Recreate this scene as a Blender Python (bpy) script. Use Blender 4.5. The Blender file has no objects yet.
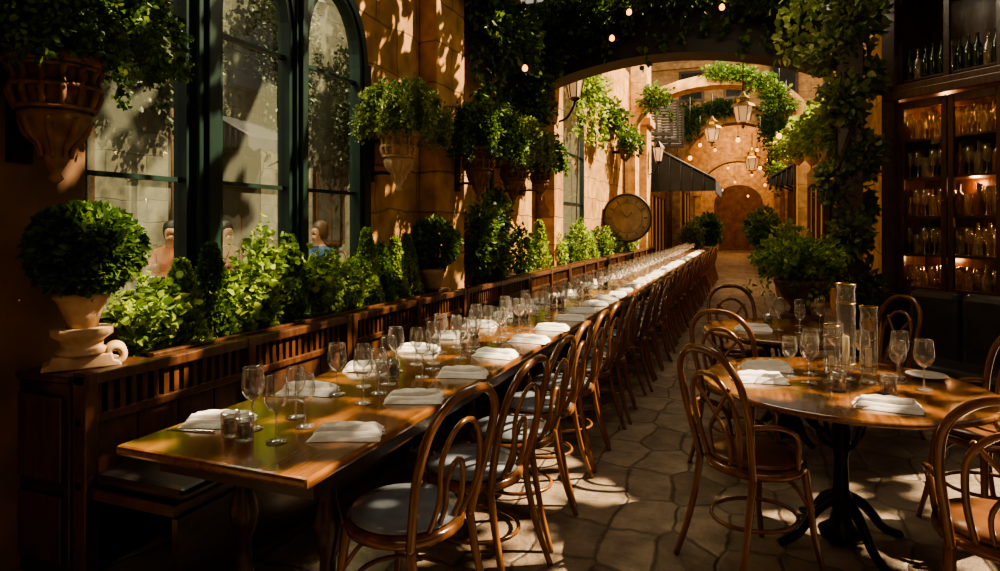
import bpy, math, random
import numpy as np
from mathutils import Vector
random.seed(7); rng=np.random.default_rng(7)
S=bpy.context.scene; C=S.collection
PI=math.pi
# ------------------------------------------------------------ camera
TH=math.radians(21.34); FP=640.0; HC=1.5
cam=bpy.data.cameras.new('camera'); co=bpy.data.objects.new('camera',cam); C.objects.link(co)
co.location=(0,0,HC); co.rotation_euler=(PI/2,0,TH); cam.lens=36*FP/1000; cam.sensor_width=36
cam.shift_y=-0.0605; cam.clip_end=200; cam.clip_start=.05
S.camera=co
def at(px,py,d):
    lat=(px-500)/FP*d; z=HC-(py-225)/FP*d
    return (lat*math.cos(TH)-d*math.sin(TH), lat*math.sin(TH)+d*math.cos(TH), z)
# ------------------------------------------------------------ mesh builder
def cat(pts,k=6,closed=False):
    pts=[Vector(p) for p in pts]; n=len(pts); out=[]
    segs=n if closed else n-1
    for i in range(segs):
        if closed: a,b,c,d=pts[(i-1)%n],pts[i],pts[(i+1)%n],pts[(i+2)%n]
        else: a,b,c,d=pts[max(i-1,0)],pts[i],pts[i+1],pts[min(i+2,n-1)]
        for j in range(k):
            t=j/k
            out.append(.5*((2*b)+(c-a)*t+(2*a-5*b+4*c-d)*t*t+(3*b-a-3*c+d)*t**3))
    if not closed: out.append(pts[-1])
    return out
class MB:
    def __init__(s): s.v=[]; s.f=[]; s.sm=[]
    def add(s,vs,fs,smooth=False):
        o=len(s.v); s.v+= [tuple(v) for v in vs]; s.f+=[tuple(i+o for i in f) for f in fs]; s.sm+=[smooth]*len(fs); return s
    def box(s,a,b):
        x0,y0,z0=a; x1,y1,z1=b
        return s.add([(x0,y0,z0),(x1,y0,z0),(x1,y1,z0),(x0,y1,z0),(x0,y0,z1),(x1,y0,z1),(x1,y1,z1),(x0,y1,z1)],
          [(0,3,2,1),(4,5,6,7),(0,1,5,4),(1,2,6,5),(2,3,7,6),(3,0,4,7)])
    def tube(s,path,r,n=8,closed=False):
        P=[Vector(p) for p in path]; m=len(P)
        R=r if isinstance(r,(list,tuple)) else [r]*m
        if len(R)!=m: R=[R[0]+(R[-1]-R[0])*i/(m-1) for i in range(m)]
        vs=[]; prev=None
        for i in range(m):
            if closed: t=P[(i+1)%m]-P[i-1]
            else: t=P[min(i+1,m-1)]-P[max(i-1,0)]
            t.normalize()
            if prev is None:
                u=t.orthogonal().normalized()
            else:
                u=(prev-t*prev.dot(t)); u=u.normalized() if u.length>1e-6 else t.orthogonal().normalized()
            prev=u; w=t.cross(u)
            for k in range(n):
                a=2*PI*k/n; vs.append(P[i]+(u*math.cos(a)+w*math.sin(a))*R[i])
        fs=[]
        for i in range(m if closed else m-1):
            j=(i+1)%m
            for k in range(n):
                k2=(k+1)%n; fs.append((i*n+k,i*n+k2,j*n+k2,j*n+k))
        if not closed: fs.append(tuple(range(n-1,-1,-1))); fs.append(tuple((m-1)*n+k for k in range(n)))
        return s.add(vs,fs,True)
    def lathe(s,prof,c=(0,0,0),n=20,sx=1,sy=1,smooth=True,open_=False):
        vs=[]; m=len(prof)
        for r,z in prof:
            for k in range(n):
                a=2*PI*k/n; vs.append((c[0]+r*sx*math.cos(a),c[1]+r*sy*math.sin(a),c[2]+z))
        fs=[(i*n+k,i*n+(k+1)%n,(i+1)*n+(k+1)%n,(i+1)*n+k) for i in range(m-1) for k in range(n)]
        if not open_:
            if prof[0][0]>1e-4: fs.append(tuple(range(n-1,-1,-1)))
            if prof[-1][0]>1e-4: fs.append(tuple((m-1)*n+k for k in range(n)))
        return s.add(vs,fs,smooth)
    def prism(s,poly,a,b,ax='x'):
        n=len(poly)
        def mk(p,t):
            return (t,p[0],p[1]) if ax=='x' else ((p[0],t,p[1]) if ax=='y' else (p[0],p[1],t))
        vs=[mk(p,a) for p in poly]+[mk(p,b) for p in poly]
        fs=[tuple(range(n)),tuple(range(2*n-1,n-1,-1))]+[(i,i+n,(i+1)%n+n,(i+1)%n) for i in range(n)]
        return s.add(vs,fs)
    def band(s,o,i,a,b,closed=True):
        n=len(o); vs=[(a,p[0],p[1]) for p in o]+[(a,p[0],p[1]) for p in i]+[(b,p[0],p[1]) for p in o]+[(b,p[0],p[1]) for p in i]
        fs=[]
        for k in range(n if closed else n-1):
            j=(k+1)%n
            fs+=[(k,j,n+j,n+k),(2*n+k,3*n+k,3*n+j,2*n+j),(k,2*n+k,2*n+j,j),(n+k,n+j,3*n+j,3*n+k)]
        return s.add(vs,fs)
    def build(s,name,mat,parent=None,bev=0,loc=None):
        me=bpy.data.meshes.new(name); me.from_pydata(s.v,[],s.f); me.update()
        me.polygons.foreach_set('use_smooth',s.sm)
        me.materials.append(mat)
        o=bpy.data.objects.new(name,me); C.objects.link(o)
        if parent: o.parent=parent
        if loc: o.location=loc
        if bev:
            m=o.modifiers.new('bevel','BEVEL'); m.width=bev; m.segments=2; m.limit_method='ANGLE'
        return o
def tag(o,label=None,catg=None,group=None,kind=None):
    if label: o['label']=label
    if catg: o['category']=catg
    if group: o['group']=group
    if kind: o['kind']=kind
    return o
def thing(name,label,catg,loc=(0,0,0),rz=0,group=None):
    o=bpy.data.objects.new(name,None); C.objects.link(o); o.location=loc; o.rotation_euler=(0,0,rz); o.empty_display_size=.1
    return tag(o,label,catg,group)
KIDS={}
def kids(o):
    if o.name not in KIDS: KIDS[o.name]=[x for x in o.children]
    return KIDS[o.name]
def dup(root,loc=None,rz=None,label=None,group=None,parent=None,scale=None):
    c=root.copy(); C.objects.link(c)
    if parent: c.parent=parent
    if loc is not None: c.location=loc
    if rz is not None: c.rotation_euler=(0,0,rz)
    if scale: c.scale=scale if isinstance(scale,tuple) else (scale,)*3
    if label: c['label']=label
    if group: c['group']=group
    for ch in kids(root): dup(ch,parent=c)
    return c
ORD='first second third fourth fifth sixth seventh eighth ninth tenth eleventh twelfth thirteenth fourteenth fifteenth sixteenth seventeenth eighteenth nineteenth twentieth twenty-first twenty-second twenty-third twenty-fourth twenty-fifth twenty-sixth twenty-seventh twenty-eighth twenty-ninth thirtieth thirty-first thirty-second thirty-third thirty-fourth thirty-fifth thirty-sixth thirty-seventh thirty-eighth thirty-ninth fortieth'.split()
# ------------------------------------------------------------ materials
def newmat(name):
    m=bpy.data.materials.new(name); m.use_nodes=True; nt=m.node_tree
    return m,nt,nt.nodes,nt.links,nt.nodes['Principled BSDF']
def mat(name,c1,c2=None,rough=.5,scale=8,metal=0,bump=0,stretch=(1,1,1),spec=.5,emis=None,es=0,coat=0,detail=6):
    m,nt,N,L,P=newmat(name)
    P.inputs['Roughness'].default_value=rough; P.inputs['Metallic'].default_value=metal
    P.inputs['Specular IOR Level'].default_value=spec; P.inputs['Coat Weight'].default_value=coat; P.inputs['Coat Roughness'].default_value=.12
    if c2 is None: c2=tuple(x*.7 for x in c1)
    tc=N.new('ShaderNodeTexCoord'); mp=N.new('ShaderNodeMapping'); mp.inputs['Scale'].default_value=stretch
    nz=N.new('ShaderNodeTexNoise'); nz.inputs['Scale'].default_value=scale; nz.inputs['Detail'].default_value=detail
    rp=N.new('ShaderNodeValToRGB'); rp.color_ramp.elements[0].position=.35; rp.color_ramp.elements[1].position=.68
    rp.color_ramp.elements[0].color=(*c2,1); rp.color_ramp.elements[1].color=(*c1,1)
    L.new(tc.outputs['Object'],mp.inputs[0]); L.new(mp.outputs[0],nz.inputs['Vector']); L.new(nz.outputs[0],rp.inputs[0]); L.new(rp.outputs[0],P.inputs['Base Color'])
    if bump:
        b=N.new('ShaderNodeBump'); b.inputs['Strength'].default_value=bump; b.inputs['Distance'].default_value=.01
        L.new(nz.outputs[0],b.inputs['Height']); L.new(b.outputs[0],P.inputs['Normal'])
    if emis:
        P.inputs['Emission Color'].default_value=(*emis,1); P.inputs['Emission Strength'].default_value=es
    return m
def stone(name,c1,c2,mortar,bw,bh,axis='x',rough=.85,bump=.5,ms=.012,distort=.03,lo=.5):
    m,nt,N,L,P=newmat(name); P.inputs['Roughness'].default_value=rough
    tc=N.new('ShaderNodeTexCoord'); sp=N.new('ShaderNodeSeparateXYZ'); cb=N.new('ShaderNodeCombineXYZ')
    L.new(tc.outputs['Object'],sp.inputs[0])
    ia,ib={'x':(1,2),'y':(0,2),'z':(1,0)}[axis]
    L.new(sp.outputs[ia],cb.inputs[0]); L.new(sp.outputs[ib],cb.inputs[1])
    dn=N.new('ShaderNodeTexNoise'); dn.inputs['Scale'].default_value=2.5; L.new(tc.outputs['Object'],dn.inputs['Vector'])
    ad=N.new('ShaderNodeVectorMath'); ad.operation='MULTIPLY_ADD'; ad.inputs[1].default_value=(distort*4,)*3
    L.new(dn.outputs['Color'],ad.inputs[0]); L.new(cb.outputs[0],ad.inputs[2])
    br=N.new('ShaderNodeTexBrick'); br.inputs['Scale'].default_value=1; br.inputs['Brick Width'].default_value=bw; br.inputs['Row Height'].default_value=bh
    br.inputs['Mortar Size'].default_value=ms; br.inputs['Mortar Smooth'].default_value=.5; br.inputs['Color1'].default_value=(*c1,1); br.inputs['Color2'].default_value=(*c2,1); br.inputs['Mortar'].default_value=(*mortar,1)
    L.new(ad.outputs[0],br.inputs['Vector'])
    nz=N.new('ShaderNodeTexNoise'); nz.inputs['Scale'].default_value=5; nz.inputs['Detail'].default_value=8; L.new(tc.outputs['Object'],nz.inputs['Vector'])
    mr=N.new('ShaderNodeMapRange'); mr.inputs[1].default_value=.3; mr.inputs[2].default_value=.7; mr.inputs[3].default_value=lo; mr.inputs[4].default_value=1.15; L.new(nz.outputs[0],mr.inputs[0])
    mx=N.new('ShaderNodeVectorMath'); mx.operation='SCALE'; L.new(br.outputs['Color'],mx.inputs[0]); L.new(mr.outputs[0],mx.inputs['Scale']); L.new(mx.outputs[0],P.inputs['Base Color'])
    b=N.new('ShaderNodeBump'); b.inputs['Strength'].default_value=bump; b.inputs['Distance'].default_value=.02
    s2=N.new('ShaderNodeMath'); s2.operation='MULTIPLY_ADD'; s2.inputs[1].default_value=.8; L.new(nz.outputs[0],s2.inputs[0])
    iv=N.new('ShaderNodeMath'); iv.operation='SUBTRACT'; iv.inputs[0].default_value=1; L.new(br.outputs['Fac'],iv.inputs[1]); L.new(iv.outputs[0],s2.inputs[2])
    L.new(s2.outputs[0],b.inputs['Height']); L.new(b.outputs[0],P.inputs['Normal'])
    return m
def paving(name):
    m,nt,N,L,P=newmat(name); P.inputs['Roughness'].default_value=.5
    tc=N.new('ShaderNodeTexCoord'); mp=N.new('ShaderNodeMapping'); mp.inputs['Scale'].default_value=(3.6,2.4,0); L.new(tc.outputs['Object'],mp.inputs[0])
    dn=N.new('ShaderNodeTexNoise'); dn.inputs['Scale'].default_value=5; dn.inputs['Detail'].default_value=4; L.new(tc.outputs['Object'],dn.inputs['Vector'])
    ad=N.new('ShaderNodeVectorMath'); ad.operation='MULTIPLY_ADD'; ad.inputs[1].default_value=(.25,.25,0); L.new(dn.outputs['Color'],ad.inputs[0]); L.new(mp.outputs[0],ad.inputs[2])
    v1=N.new('ShaderNodeTexVoronoi'); v1.voronoi_dimensions='2D'; v1.inputs['Randomness'].default_value=.42; v1.inputs['Scale'].default_value=1
    v2=N.new('ShaderNodeTexVoronoi'); v2.voronoi_dimensions='2D'; v2.feature='DISTANCE_TO_EDGE'; v2.inputs['Randomness'].default_value=.42; v2.inputs['Scale'].default_value=1
    L.new(ad.outputs[0],v1.inputs['Vector']); L.new(ad.outputs[0],v2.inputs['Vector'])
    sp=N.new('ShaderNodeSeparateColor'); L.new(v1.outputs['Color'],sp.inputs[0])
    rp=N.new('ShaderNodeValToRGB'); rp.color_ramp.elements[0].color=(.20,.145,.10,1); rp.color_ramp.elements[1].color=(.36,.28,.20,1); L.new(sp.outputs[0],rp.inputs[0])
    nz=N.new('ShaderNodeTexNoise'); nz.inputs['Scale'].default_value=6; nz.inputs['Detail'].default_value=10; nz.inputs['Roughness'].default_value=.65; L.new(tc.outputs['Object'],nz.inputs['Vector'])
    mr=N.new('ShaderNodeMapRange'); mr.inputs[1].default_value=.3; mr.inputs[2].default_value=.7; mr.inputs[3].default_value=.4; mr.inputs[4].default_value=1.2; L.new(nz.outputs[0],mr.inputs[0])
    ed=N.new('ShaderNodeMapRange'); ed.inputs[1].default_value=.0; ed.inputs[2].default_value=.05; ed.inputs[3].default_value=.5; ed.inputs[4].default_value=1; L.new(v2.outputs['Distance'],ed.inputs[0])
    mu=N.new('ShaderNodeMath'); mu.operation='MULTIPLY'; L.new(mr.outputs[0],mu.inputs[0]); L.new(ed.outputs[0],mu.inputs[1])
    mx=N.new('ShaderNodeVectorMath'); mx.operation='SCALE'; L.new(rp.outputs[0],mx.inputs[0]); L.new(mu.outputs[0],mx.inputs['Scale']); L.new(mx.outputs[0],P.inputs['Base Color'])
    hs=N.new('ShaderNodeMath'); hs.operation='MULTIPLY_ADD'; hs.inputs[1].default_value=1.4; L.new(nz.outputs[0],hs.inputs[0]); L.new(ed.outputs[0],hs.inputs[2])
    b=N.new('ShaderNodeBump'); b.inputs['Strength'].default_value=.9; b.inputs['Distance'].default_value=.02; L.new(hs.outputs[0],b.inputs['Height']); L.new(b.outputs[0],P.inputs['Normal'])
    return m
def leafmat(name,c1,c2,c3,tr=.35):
    m,nt,N,L,P=newmat(name); P.inputs['Roughness'].default_value=.45; P.inputs['Specular IOR Level'].default_value=.35
    g=N.new('ShaderNodeNewGeometry'); rp=N.new('ShaderNodeValToRGB'); e=rp.color_ramp.elements
    e[0].color=(*c1,1); e[1].color=(*c3,1); e[1].position=1; k=e.new(.5); k.color=(*c2,1)
    L.new(g.outputs['Random Per Island'],rp.inputs[0]); L.new(rp.outputs[0],P.inputs['Base Color'])
    t=N.new('ShaderNodeBsdfTranslucent'); mx=N.new('ShaderNodeMixShader'); mx.inputs[0].default_value=tr
    hs=N.new('ShaderNodeHueSaturation'); hs.inputs['Value'].default_value=1.8; hs.inputs['Hue'].default_value=.48; L.new(rp.outputs[0],hs.inputs['Color']); L.new(hs.outputs[0],t.inputs[0])
    L.new(P.outputs[0],mx.inputs[1]); L.new(t.outputs[0],mx.inputs[2]); L.new(mx.outputs[0],N['Material Output'].inputs[0])
    return m
def glassmat(name,tint=(.95,.97,.96),lo=.06,hi=.8,haze=.03,hc=(.9,.9,.85),rough=.03,blend=.35):
    m,nt,N,L,P=newmat(name); N.remove(P)
    t=N.new('ShaderNodeBsdfTransparent'); t.inputs[0].default_value=(*tint,1)
    g=N.new('ShaderNodeBsdfGlossy'); g.inputs['Roughness'].default_value=rough
    lw=N.new('ShaderNodeLayerWeight'); lw.inputs[0].default_value=blend
    mr=N.new('ShaderNodeMapRange'); mr.inputs[3].default_value=lo; mr.inputs[4].default_value=hi; L.new(lw.outputs['Facing'],mr.inputs[0])
    mx=N.new('ShaderNodeMixShader'); L.new(mr.outputs[0],mx.inputs[0]); L.new(t.outputs[0],mx.inputs[1]); L.new(g.outputs[0],mx.inputs[2])
    d=N.new('ShaderNodeBsdfDiffuse'); d.inputs[0].default_value=(*hc,1); m2=N.new('ShaderNodeMixShader'); m2.inputs[0].default_value=haze
    L.new(mx.outputs[0],m2.inputs[1]); L.new(d.outputs[0],m2.inputs[2]); L.new(m2.outputs[0],N['Material Output'].inputs[0])
    return m
M={}
M['stone']=stone('golden_stone',(.58,.33,.12),(.45,.24,.08),(.26,.14,.055),.75,.42,'x',lo=.5)
M['stone_y']=stone('peach_stone',(.66,.43,.22),(.58,.36,.18),(.46,.29,.15),1.1,.5,'y',lo=.5,distort=.05)
M['floor']=paving('worn_paving')
M['wood']=mat('table_wood',(.29,.125,.04),(.15,.06,.018),rough=.15,scale=5,stretch=(9,.7,9),coat=.6,spec=.6)
M['bent']=mat('bentwood',(.27,.115,.04),(.13,.05,.018),rough=.22,scale=14,stretch=(1,1,.3),coat=.5,spec=.6)
M['dark']=mat('dark_walnut',(.055,.024,.012),(.025,.011,.006),rough=.3,scale=6,stretch=(1,1,6),bump=.1,coat=.2)
M['header']=mat('blackened_oak',(.018,.011,.007),(.01,.006,.004),rough=.55,scale=5,bump=.2)
M['dark2']=mat('brown_panelling',(.11,.045,.019),(.05,.02,.01),rough=.33,scale=6,stretch=(6,6,1),bump=.1,coat=.25)
M['green']=mat('dark_green_paint',(.012,.036,.025),(.007,.021,.016),rough=.35,scale=4)
M['seat_gray']=mat('grey_leather',(.27,.32,.38),(.18,.21,.26),rough=.2,scale=10,bump=.05,coat=.5)
M['seat_brown']=mat('brown_leather',(.22,.09,.035),(.12,.05,.02),rough=.28,scale=10,bump=.08,coat=.3)
M['black_leather']=mat('black_leather',(.05,.045,.045),(.03,.026,.026),rough=.3,scale=10,bump=.1,coat=.2)
M['iron']=mat('black_iron',(.02,.018,.017),(.01,.01,.01),rough=.4,metal=.6,scale=12)
M['brass']=mat('aged_brass',(.55,.36,.13),(.25,.15,.05),rough=.3,metal=.9,scale=14)
M['dial']=mat('weathered_dial',(.33,.26,.16),(.16,.12,.075),rough=.7,scale=4,bump=.4,detail=12)
M['dialm']=mat('faded_dial_marks',(.17,.125,.08),(.11,.08,.05),rough=.7,scale=6)
M['rimm']=mat('dark_bronze_rim',(.05,.035,.02),(.03,.02,.013),rough=.4,metal=.4,scale=14)
M['terra']=mat('terracotta',(.62,.44,.28),(.42,.27,.15),rough=.8,scale=12,bump=.2)
M['dterra']=mat('weathered_terracotta',(.26,.135,.06),(.11,.055,.026),rough=.7,scale=14,bump=.5)
M['dimwall']=mat('shaded_brown_plaster',(.20,.10,.042),(.09,.045,.02),rough=.8,scale=3,bump=.4)  # brown darkened in colour for the vignette-like shade at the left edge
M['soil']=mat('soil',(.05,.03,.02),(.02,.012,.008),rough=.95,scale=40,bump=.6)
M['linen']=mat('white_linen',(.92,.90,.87),(.84,.82,.79),rough=.8,scale=60,bump=.12)
M['steel']=mat('steel_cutlery',(.6,.58,.55),(.4,.39,.37),rough=.2,metal=1,scale=8)
M['ceramic']=mat('cream_plate',(.7,.66,.6),(.6,.56,.5),rough=.25,scale=5)
M['wax']=mat('candle_wax',(.8,.7,.5),(.7,.58,.38),rough=.5,scale=5)
M['amber_fill']=mat('dark_amber_fill',(.10,.045,.015),(.05,.02,.008),rough=.2,scale=5)
M['stem']=mat('woody_stem',(.1,.06,.03),(.05,.03,.015),rough=.8,scale=20,bump=.3)
M['bulb']=mat('glowing_bulb',(1,.5,.15),rough=.3,emis=(1,.30,.05),es=4.5)
M['bulb_dim']=mat('glowing_lamp_glass',(.8,.6,.35),rough=.3,emis=(1,.55,.25),es=.35)
M['shopglow']=mat('lit_shop_window',(.5,.28,.1),(.12,.06,.02),rough=.3,emis=(1,.42,.12),es=.22,scale=2)
M['darkglass']=mat('dark_window_glass',(.035,.035,.03),(.02,.02,.018),rough=.1,scale=3)
M['awning']=mat('charcoal_awning',(.022,.026,.032),(.014,.016,.02),rough=.7,scale=6)
M['awnrib']=mat('grey_awning_rib',(.06,.065,.07),(.04,.042,.046),rough=.6,scale=6)
M['shutter']=mat('weathered_shutter',(.085,.08,.07),(.04,.038,.034),rough=.6,scale=6)
M['outer']=stone('darkened_outer_wall',(.105,.10,.07),(.07,.072,.048),(.04,.042,.03),.8,.4,'x',lo=.35)  # green-grey lowered in colour so the sunlit wall looks dim
M['leaf']=leafmat('mid_leaf',(.025,.065,.013),(.055,.125,.024),(.14,.235,.048))
M['leaf_l']=leafmat('bright_leaf',(.07,.14,.022),(.15,.25,.04),(.30,.40,.08),tr=.45)
M['leaf_g']=leafmat('yellow_green_leaf',(.07,.12,.035),(.15,.21,.058),(.29,.34,.11),tr=.42)
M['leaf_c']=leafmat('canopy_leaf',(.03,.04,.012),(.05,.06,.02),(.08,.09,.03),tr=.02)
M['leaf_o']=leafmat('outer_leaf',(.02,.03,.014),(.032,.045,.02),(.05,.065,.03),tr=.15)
M['glass']=glassmat('clear_drinking_glass',tint=(.97,.98,.98),haze=.06,lo=.06,hi=.95,blend=.5,rough=.03)  # diffuse white mixed in to paint sunlit sparkle and brighter rims
M['pane']=glassmat('hazy_window_glass',tint=(.82,.87,.80),lo=.03,hi=.25,haze=.20,hc=(.33,.37,.29),blend=.3,rough=.02)
M['pane_c']=glassmat('cabinet_glass',tint=(.95,.94,.9),lo=.02,hi=.3,haze=.004,blend=.3)
M['bottle_g']=mat('green_bottle',(.03,.05,.02),(.012,.022,.01),rough=.06,scale=3,coat=.8)
M['bottle_a']=mat('amber_bottle',(.42,.14,.022),(.2,.065,.01),rough=.06,scale=3,coat=.8)
M['bottle_c']=glassmat('pale_bottle_glass',tint=(.9,.86,.74),haze=.12,lo=.12,hi=.95,blend=.5,hc=(.85,.60,.33))
# ------------------------------------------------------------ foliage
def leaf_mesh(name,P,D,size,m,parent=None,w=.34,jit=.35):
    P=np.asarray(P,float); D=np.asarray(D,float); n=len(P)
    D=D/np.maximum(np.linalg.norm(D,axis=1,keepdims=True),1e-6)
    R=rng.normal(size=(n,3)); Sd=np.cross(D,R); Sd/=np.maximum(np.linalg.norm(Sd,axis=1,keepdims=True),1e-6)
    Nn=np.cross(Sd,D); s=(size*(1+jit*rng.uniform(-1,1,n)))[:,None]
    ww=w*s
    V=np.stack([P, P+D*s*.3+Sd*ww+Nn*s*.08, P+D*s*.7+Sd*ww*.75+Nn*s*.05, P+D*s-Nn*s*.1, P+D*s*.7-Sd*ww*.75+Nn*s*.05, P+D*s*.3-Sd*ww+Nn*s*.08],axis=1).reshape(-1,3)
    b=np.arange(n)*6
    F=np.stack([b,b+1,b+2,b+3,b+3,b+4,b+5,b],axis=1).reshape(-1)
    me=bpy.data.meshes.new(name); me.vertices.add(6*n); me.vertices.foreach_set('co',V.ravel())
    me.loops.add(8*n); me.loops.foreach_set('vertex_index',F.astype(np.int32)); me.polygons.add(2*n)
    me.polygons.foreach_set('loop_start',(np.arange(2*n)*4).astype(np.int32)); me.update(calc_edges=True); me.validate()
    me.materials.append(m); o=bpy.data.objects.new(name,me); C.objects.link(o)
    if parent: o.parent=parent
    return o
def blob(c,r,n,shell=.35,lump=.25,droop=.2,seed=0,xmin=None):
    d=rng.normal(size=(n,3)); d/=np.linalg.norm(d,axis=1,keepdims=True)
    k=seed*1.7
    lm=1+lump*(np.sin(d[:,0]*5+k)*np.cos(d[:,1]*5.3+k)+.6*np.sin(d[:,2]*7+k*2)*np.cos(d[:,0]*8-k))
    rad=(1-shell*rng.uniform(0,1,n)**1.5)*lm
    P=np.array(c)+d*rad[:,None]*np.array(r)
    D=d+rng.normal(size=(n,3))*.55; D[:,2]-=droop
    if xmin is not None:
        ok=P[:,0]>xmin; P,D=P[ok],D[ok]; D[:,0]=np.where(P[:,0]<xmin+.15,np.abs(D[:,0]),D[:,0])
    return P,D
def cat2(*a): return np.concatenate([x[0] for x in a]),np.concatenate([x[1] for x in a])
def cone(c,r,h,n):
    t=rng.uniform(0,1,n)**.8; a=rng.uniform(0,2*PI,n); rr=r*(1-t)**.75*(1-.3*rng.uniform(0,1,n))*(1+.15*np.sin(a*3+t*9))+.01
    P=np.stack([c[0]+rr*np.cos(a),c[1]+rr*np.sin(a),c[2]+h*t],1)
    D=np.stack([np.cos(a)*.7,np.sin(a)*.7,np.full(n,.9)],1)+rng.normal(size=(n,3))*.35
    return P,D
def spray(c,r,h,stems,per):
    Ps=[];Ds=[]
    for i in range(stems):
        a=rng.uniform(0,2*PI); q=rng.uniform(.1,1)*r; top=np.array([c[0]+q*math.cos(a)*1.1,c[1]+q*math.sin(a)*1.3,c[2]+h*rng.uniform(.6,1.05)*(1-.35*q/r)])
        base=np.array([c[0]+q*.4*math.cos(a),c[1]+q*.4*math.sin(a),c[2]])
        t=rng.uniform(.1,1,per)[:,None]; Ps.append(base+(top-base)*t+rng.normal(size=(per,3))*.012)
        an=rng.uniform(0,2*PI,per); Ds.append(np.stack([np.cos(an),np.sin(an),rng.uniform(-.1,.9,per)],1))
    return np.concatenate(Ps),np.concatenate(Ds)
def vine(path,n,spread=.06):
    P=np.array([tuple(p) for p in cat(path,8)]); i=rng.uniform(0,len(P)-1.01,n); k=i.astype(int); f=(i-k)[:,None]
    Q=P[k]*(1-f)+P[k+1]*f+rng.normal(size=(n,3))*spread
    D=rng.normal(size=(n,3)); D[:,2]-=.9
    return Q,D
# ------------------------------------------------------------ room shell
def struct(o): o['kind']='structure'; return o
XW=-3.05
struct(MB().box((-12,-4,-.1),(9,42,0)).build('floor',M['floor']))
struct(MB().box((-9.99,2.5,.001),(-3.6,16,.22)).build('floor_terrace',M['outer']))
wins=[(2.14,2.80,1.0,2.80,.58),(3.00,3.68,1.0,2.80,.58),(3.82,4.55,1.0,2.80,.55),(10.3,12.2,1.0,3.3,.8)]
def arch(y0,y1,z1,ry,n=14):
    yc=(y0+y1)/2; r=(y1-y0)/2
    return [(yc-r*math.cos(PI*k/n),z1+ry*math.sin(PI*k/n)) for k in range(n+1)]
wl=MB(); ZT=4.7; x1=XW
ys=-3.5
for (a,b,zs,z1,ry) in wins:
    x0=XW-.07
    wl.box((x0,ys,0),(x1,a,ZT)); wl.box((x0,a,0),(x1,b,zs))
    A=arch(a,b,z1,ry)
    for k in range(len(A)-1):
        wl.prism([A[k],A[k+1],(A[k+1][0],ZT),(A[k][0],ZT)],x0,x1)
    ys=b
wl.box((XW-.07,ys,0),(x1,26,5.6))
struct(wl.build('wall_left',M['stone']))
def window(i,a,b,zs,z1,ry,w=.035,bars=()):
    n=14; o=[(a-.012,zs)]+[(p[0],p[1]) for p in arch(a-.012,b+.012,z1,ry+.012)]+[(b+.012,zs)]
    inn=[(a+w,zs+w)]+arch(a+w,b-w,z1,ry-w)+[(b-w,zs+w)]
    f=MB().band(o,inn,XW-.06,XW+.04).build('window_%d'%i,M['green']); struct(f)
    for z in bars: MB().box((XW-.04,a+w,z-.013),(XW-.0,b-w,z+.013)).build('muntin',M['green'],f)
    MB().add([(XW-.03,p[0],p[1]) for p in inn],[tuple(range(len(inn)))]).build('pane',M['pane'],f)
    o2=arch(a-.07,b+.07,z1,ry+.08); i2=arch(a-.01,b+.01,z1,ry+.0)
    if i<4: MB().band(o2,i2,XW+.002,XW+.055,closed=False).build('arch_moulding',M['green'],f)
for i,w_ in enumerate(wins): window(i+1,*w_,bars=(1.76,2.68) if i<3 else (1.9,2.8))
struct(MB().box((XW+.002,2.81,.9),(XW+.09,2.99,4.6)).box((XW+.09,2.855,.9),(XW+.12,2.945,4.6)).build('trim_1',M['green'],bev=.008))
struct(MB().box((XW+.002,3.69,.9),(XW+.07,3.81,4.6)).box((XW+.07,3.72,.9),(XW+.1,3.78,4.6)).build('trim_2',M['green'],bev=.008))
struct(MB().box((XW+.002,4.56,.9),(XW+.06,4.66,2.85)).build('trim_3',M['green'],bev=.008))
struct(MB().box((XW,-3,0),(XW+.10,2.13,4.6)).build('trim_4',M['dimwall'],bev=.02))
struct(MB().box((XW,5.6,0),(XW+.2,6.26,4.6)).build('trim_5',M['stone'],bev=.02))
struct(MB().box((XW,9.3,0),(XW+.3,9.8,4.6)).build('trim_6',M['stone'],bev=.02))
struct(MB().box((XW,17.6,0),(XW+.45,18.4,6)).box((XW,17.5,4.2),(XW+.55,18.5,4.4)).build('trim_7',M['stone_y'],bev=.02))
bt=MB(); n=20; lo=[]
for k in range(n+1):
    t=k/n; lo.append((XW+.0+t*3.9, 3.48+.40*math.sin(PI*t)**.8))
bt.prism(lo+[(XW+3.9,4.75),(XW,4.75)],8.9,9.25,'y')
lo2=[(p[0],p[1]-.07) for p in lo]; hi2=[(p[0],p[1]+.1) for p in lo]
for k in range(n): bt.prism([lo2[k],lo2[k+1],hi2[k+1],hi2[k]],8.82,9.3,'y')
struct(bt.build('trim_8',M['header']))
struct(MB().box((-3.4,-3.8,4.7),(3.6,2.5,4.85)).build('ceiling',M['dark']))
for i,y in enumerate([3.5,4.6,5.7,6.8,7.9]):
    struct(MB().box((-3.3,y-.05,4.72),(4.2,y+.05,4.9)).build('trim_%d'%(20+i),M['dark']))
struct(MB().box((3.4,-3.5,0),(3.6,5.6,3.0)).build('wall_right',M['dark']))
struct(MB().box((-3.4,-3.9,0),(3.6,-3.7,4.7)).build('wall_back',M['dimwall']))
struct(MB().box((1.35,7.6,0),(1.7,26,3.7)).build('wall_right_far',M['stone']))
def archwall(name,y0,y1,xc,hw,zs,ry,X0,X1,Z,m):
    wf=MB(); A=[(xc-hw*math.cos(PI*k/16),zs+ry*math.sin(PI*k/16)) for k in range(17)]
    wf.box((X0,y0,0),(xc-hw,y1,Z)).box((xc+hw,y0,0),(X1,y1,Z))
    for k in range(16): wf.prism([A[k],A[k+1],(A[k+1][0],Z),(A[k][0],Z)],y0,y1,'y')
    return struct(wf.build(name,m))
xc=-.55
archwall('wall_far',26,26.6,xc,2.0,3.5,1.9,-9,9,9,M['stone_y'])
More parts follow.
